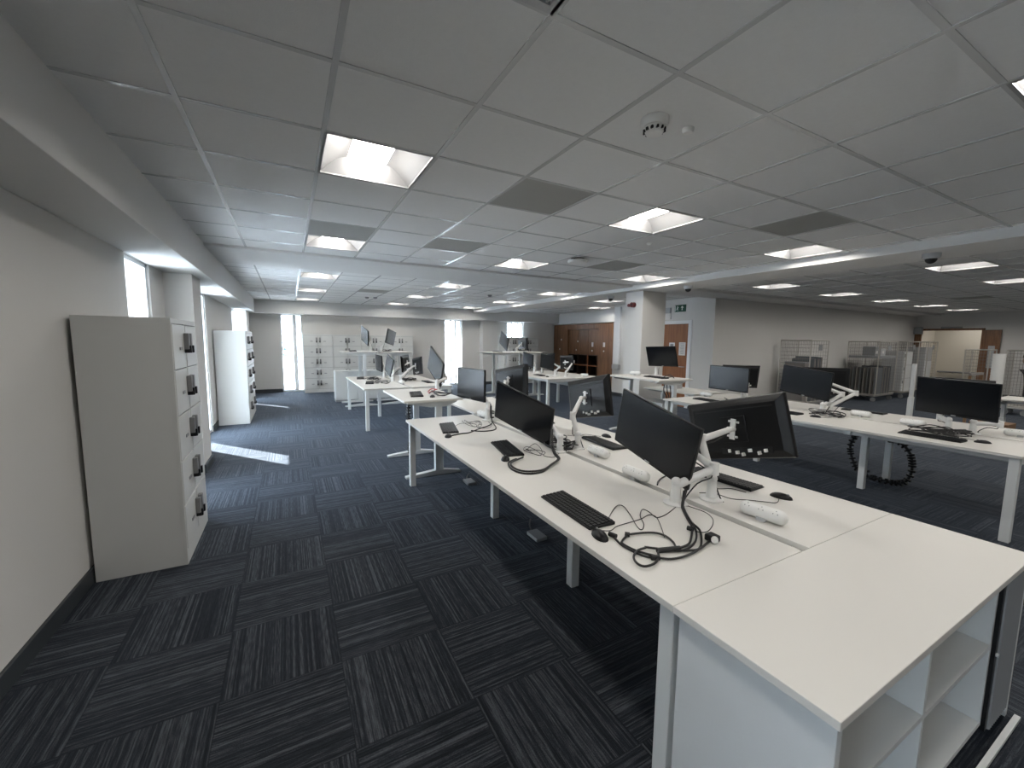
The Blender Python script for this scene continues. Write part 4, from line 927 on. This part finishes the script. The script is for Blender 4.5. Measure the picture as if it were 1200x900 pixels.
t = thing('ring_binder_box', 'clear plastic box with binders behind the lower desk by the column', 'box', (6.3, 5.3, .74)); B(-.14, .14, -.1, .1, 0, .10).build('body', 'ltgrey', t, bevel=.01)

# ------------------------------------------------------------------ person at the right edge
def person():
    t = thing('person', 'person in dark short-sleeved shirt and dark trousers at the right edge, arm bent', 'person', (18.30, 3.17, 0), math.radians(150))
    V = [(0, 0, .95), (0, 0, 1.10), (0, 0, 1.28), (0, 0, 1.43), (0, 0, 1.52), (0, .02, 1.60),          # pelvis..head base
         (-.10, 0, .90), (-.11, .01, .50), (-.11, -.02, .09), (-.11, .12, .05), (.10, 0, .90), (.12, .03, .50), (.12, .0, .09), (.12, .14, .05),
         (-.17, 0, 1.42), (-.24, .02, 1.15), (-.14, .24, 1.10), (.17, 0, 1.42), (.25, -.02, 1.15), (.20, .22, 1.08)]
    E_ = [(0, 1), (1, 2), (2, 3), (3, 4), (4, 5), (0, 6), (6, 7), (7, 8), (8, 9), (0, 10), (10, 11), (11, 12), (12, 13), (3, 14), (14, 15), (15, 16), (3, 17), (17, 18), (18, 19)]
    R_ = [(.15, .11), (.14, .10), (.15, .11), (.12, .09), (.055, .055), (.06, .06), (.09, .09), (.06, .06), (.042, .042), (.04, .03), (.09, .09), (.06, .06), (.042, .042), (.04, .03), (.06, .06), (.043, .043), (.03, .027), (.06, .06), (.043, .043), (.03, .027)]
    me = bpy.data.meshes.new('body'); me.from_pydata(V, E_, []); o = bpy.data.objects.new('body', me); COL.objects.link(o); o.parent = t; me.materials.append(M['skin'])
    md = o.modifiers.new('skin', 'SKIN'); me.skin_vertices.new() if not me.skin_vertices else None
    for sv, r_ in zip(me.skin_vertices[0].data, R_): sv.radius = r_
    me.skin_vertices[0].data[0].use_root = True
    s_ = o.modifiers.new('sub', 'SUBSURF'); s_.levels = 2; s_.render_levels = 2
    def cloth(name, vs, es, rs, m_):
        me = bpy.data.meshes.new(name); me.from_pydata(vs, es, []); q_ = bpy.data.objects.new(name, me); COL.objects.link(q_); q_.parent = t; me.materials.append(M[m_])
        q_.modifiers.new('skin', 'SKIN')
        for sv, r_ in zip(me.skin_vertices[0].data, rs): sv.radius = r_
        me.skin_vertices[0].data[0].use_root = True
        s_ = q_.modifiers.new('sub', 'SUBSURF'); s_.levels = 2; s_.render_levels = 2
    cloth('shirt', [(0, 0, .95), (0, 0, 1.12), (0, 0, 1.30), (0, 0, 1.45), (-.18, 0, 1.42), (-.225, .01, 1.24), (.18, 0, 1.42), (.235, -.01, 1.24)], [(0, 1), (1, 2), (2, 3), (3, 4), (4, 5), (3, 6), (6, 7)], [(.175, .135), (.165, .125), (.175, .13), (.11, .10), (.078, .078), (.068, .068), (.078, .078), (.068, .068)], 'shirt')
    cloth('trousers', [(0, 0, .96), (-.10, 0, .86), (-.11, .01, .50), (-.11, -.02, .12), (.10, 0, .86), (.12, .03, .50), (.12, 0, .12)], [(0, 1), (1, 2), (2, 3), (0, 4), (4, 5), (5, 6)], [(.165, .13), (.11, .11), (.078, .078), (.062, .062), (.11, .11), (.078, .078), (.062, .062)], 'trous')
    h = MB(); h.sphere((0, .02, 1.68), 1, (.078, .095, .115), 20); h.sphere((0, .115, 1.665), .015, (1, 1.3, 1.2), 8); h.sphere((-.08, .01, 1.67), .02, (.4, 1, 1.3), 8); h.sphere((.08, .01, 1.67), .02, (.4, 1, 1.3), 8); h.build('head', 'skin', t, smooth=True)
    MB().sphere((0, -.005, 1.705), 1, (.086, .098, .105), 20).build('hair', 'hair', t, smooth=True)
    g = MB(); g.sphere((-.03, .108, 1.69), .010, n=8); g.sphere((.03, .108, 1.69), .010, n=8); g.cbox((0, .112, 1.625), (.045, .008, .008)); g.build('face_features', 'hair', t)
    for s_, c in ((-1, (-.135, .28, 1.09)), (1, (.195, .26, 1.075))):
        hd = MB(); hd.sphere(c, 1, (.038, .045, .018), 12)
        for k in range(4): x = c[0]-.027+k*.018; L = (.055, .065, .062, .048)[k]; hd.tube([(x, c[1]+.03, c[2]), (x, c[1]+.03+L*.6, c[2]-.008), (x, c[1]+.03+L, c[2]-.025)], .008, 8, 3)
        hd.tube([(c[0]+s_*-.03, c[1]-.01, c[2]), (c[0]+s_*-.055, c[1]+.02, c[2]-.005), (c[0]+s_*-.05, c[1]+.045, c[2]-.015)], .009, 8, 3)
        hd.build('hand', 'skin', t, smooth=True)
    for x in (-.11, .12): B(x-.045, x+.045, -.07, .20, 0, .08).build('shoe', 'black', t, bevel=.02)
    return t
person()
bpy.context.view_layer.update()
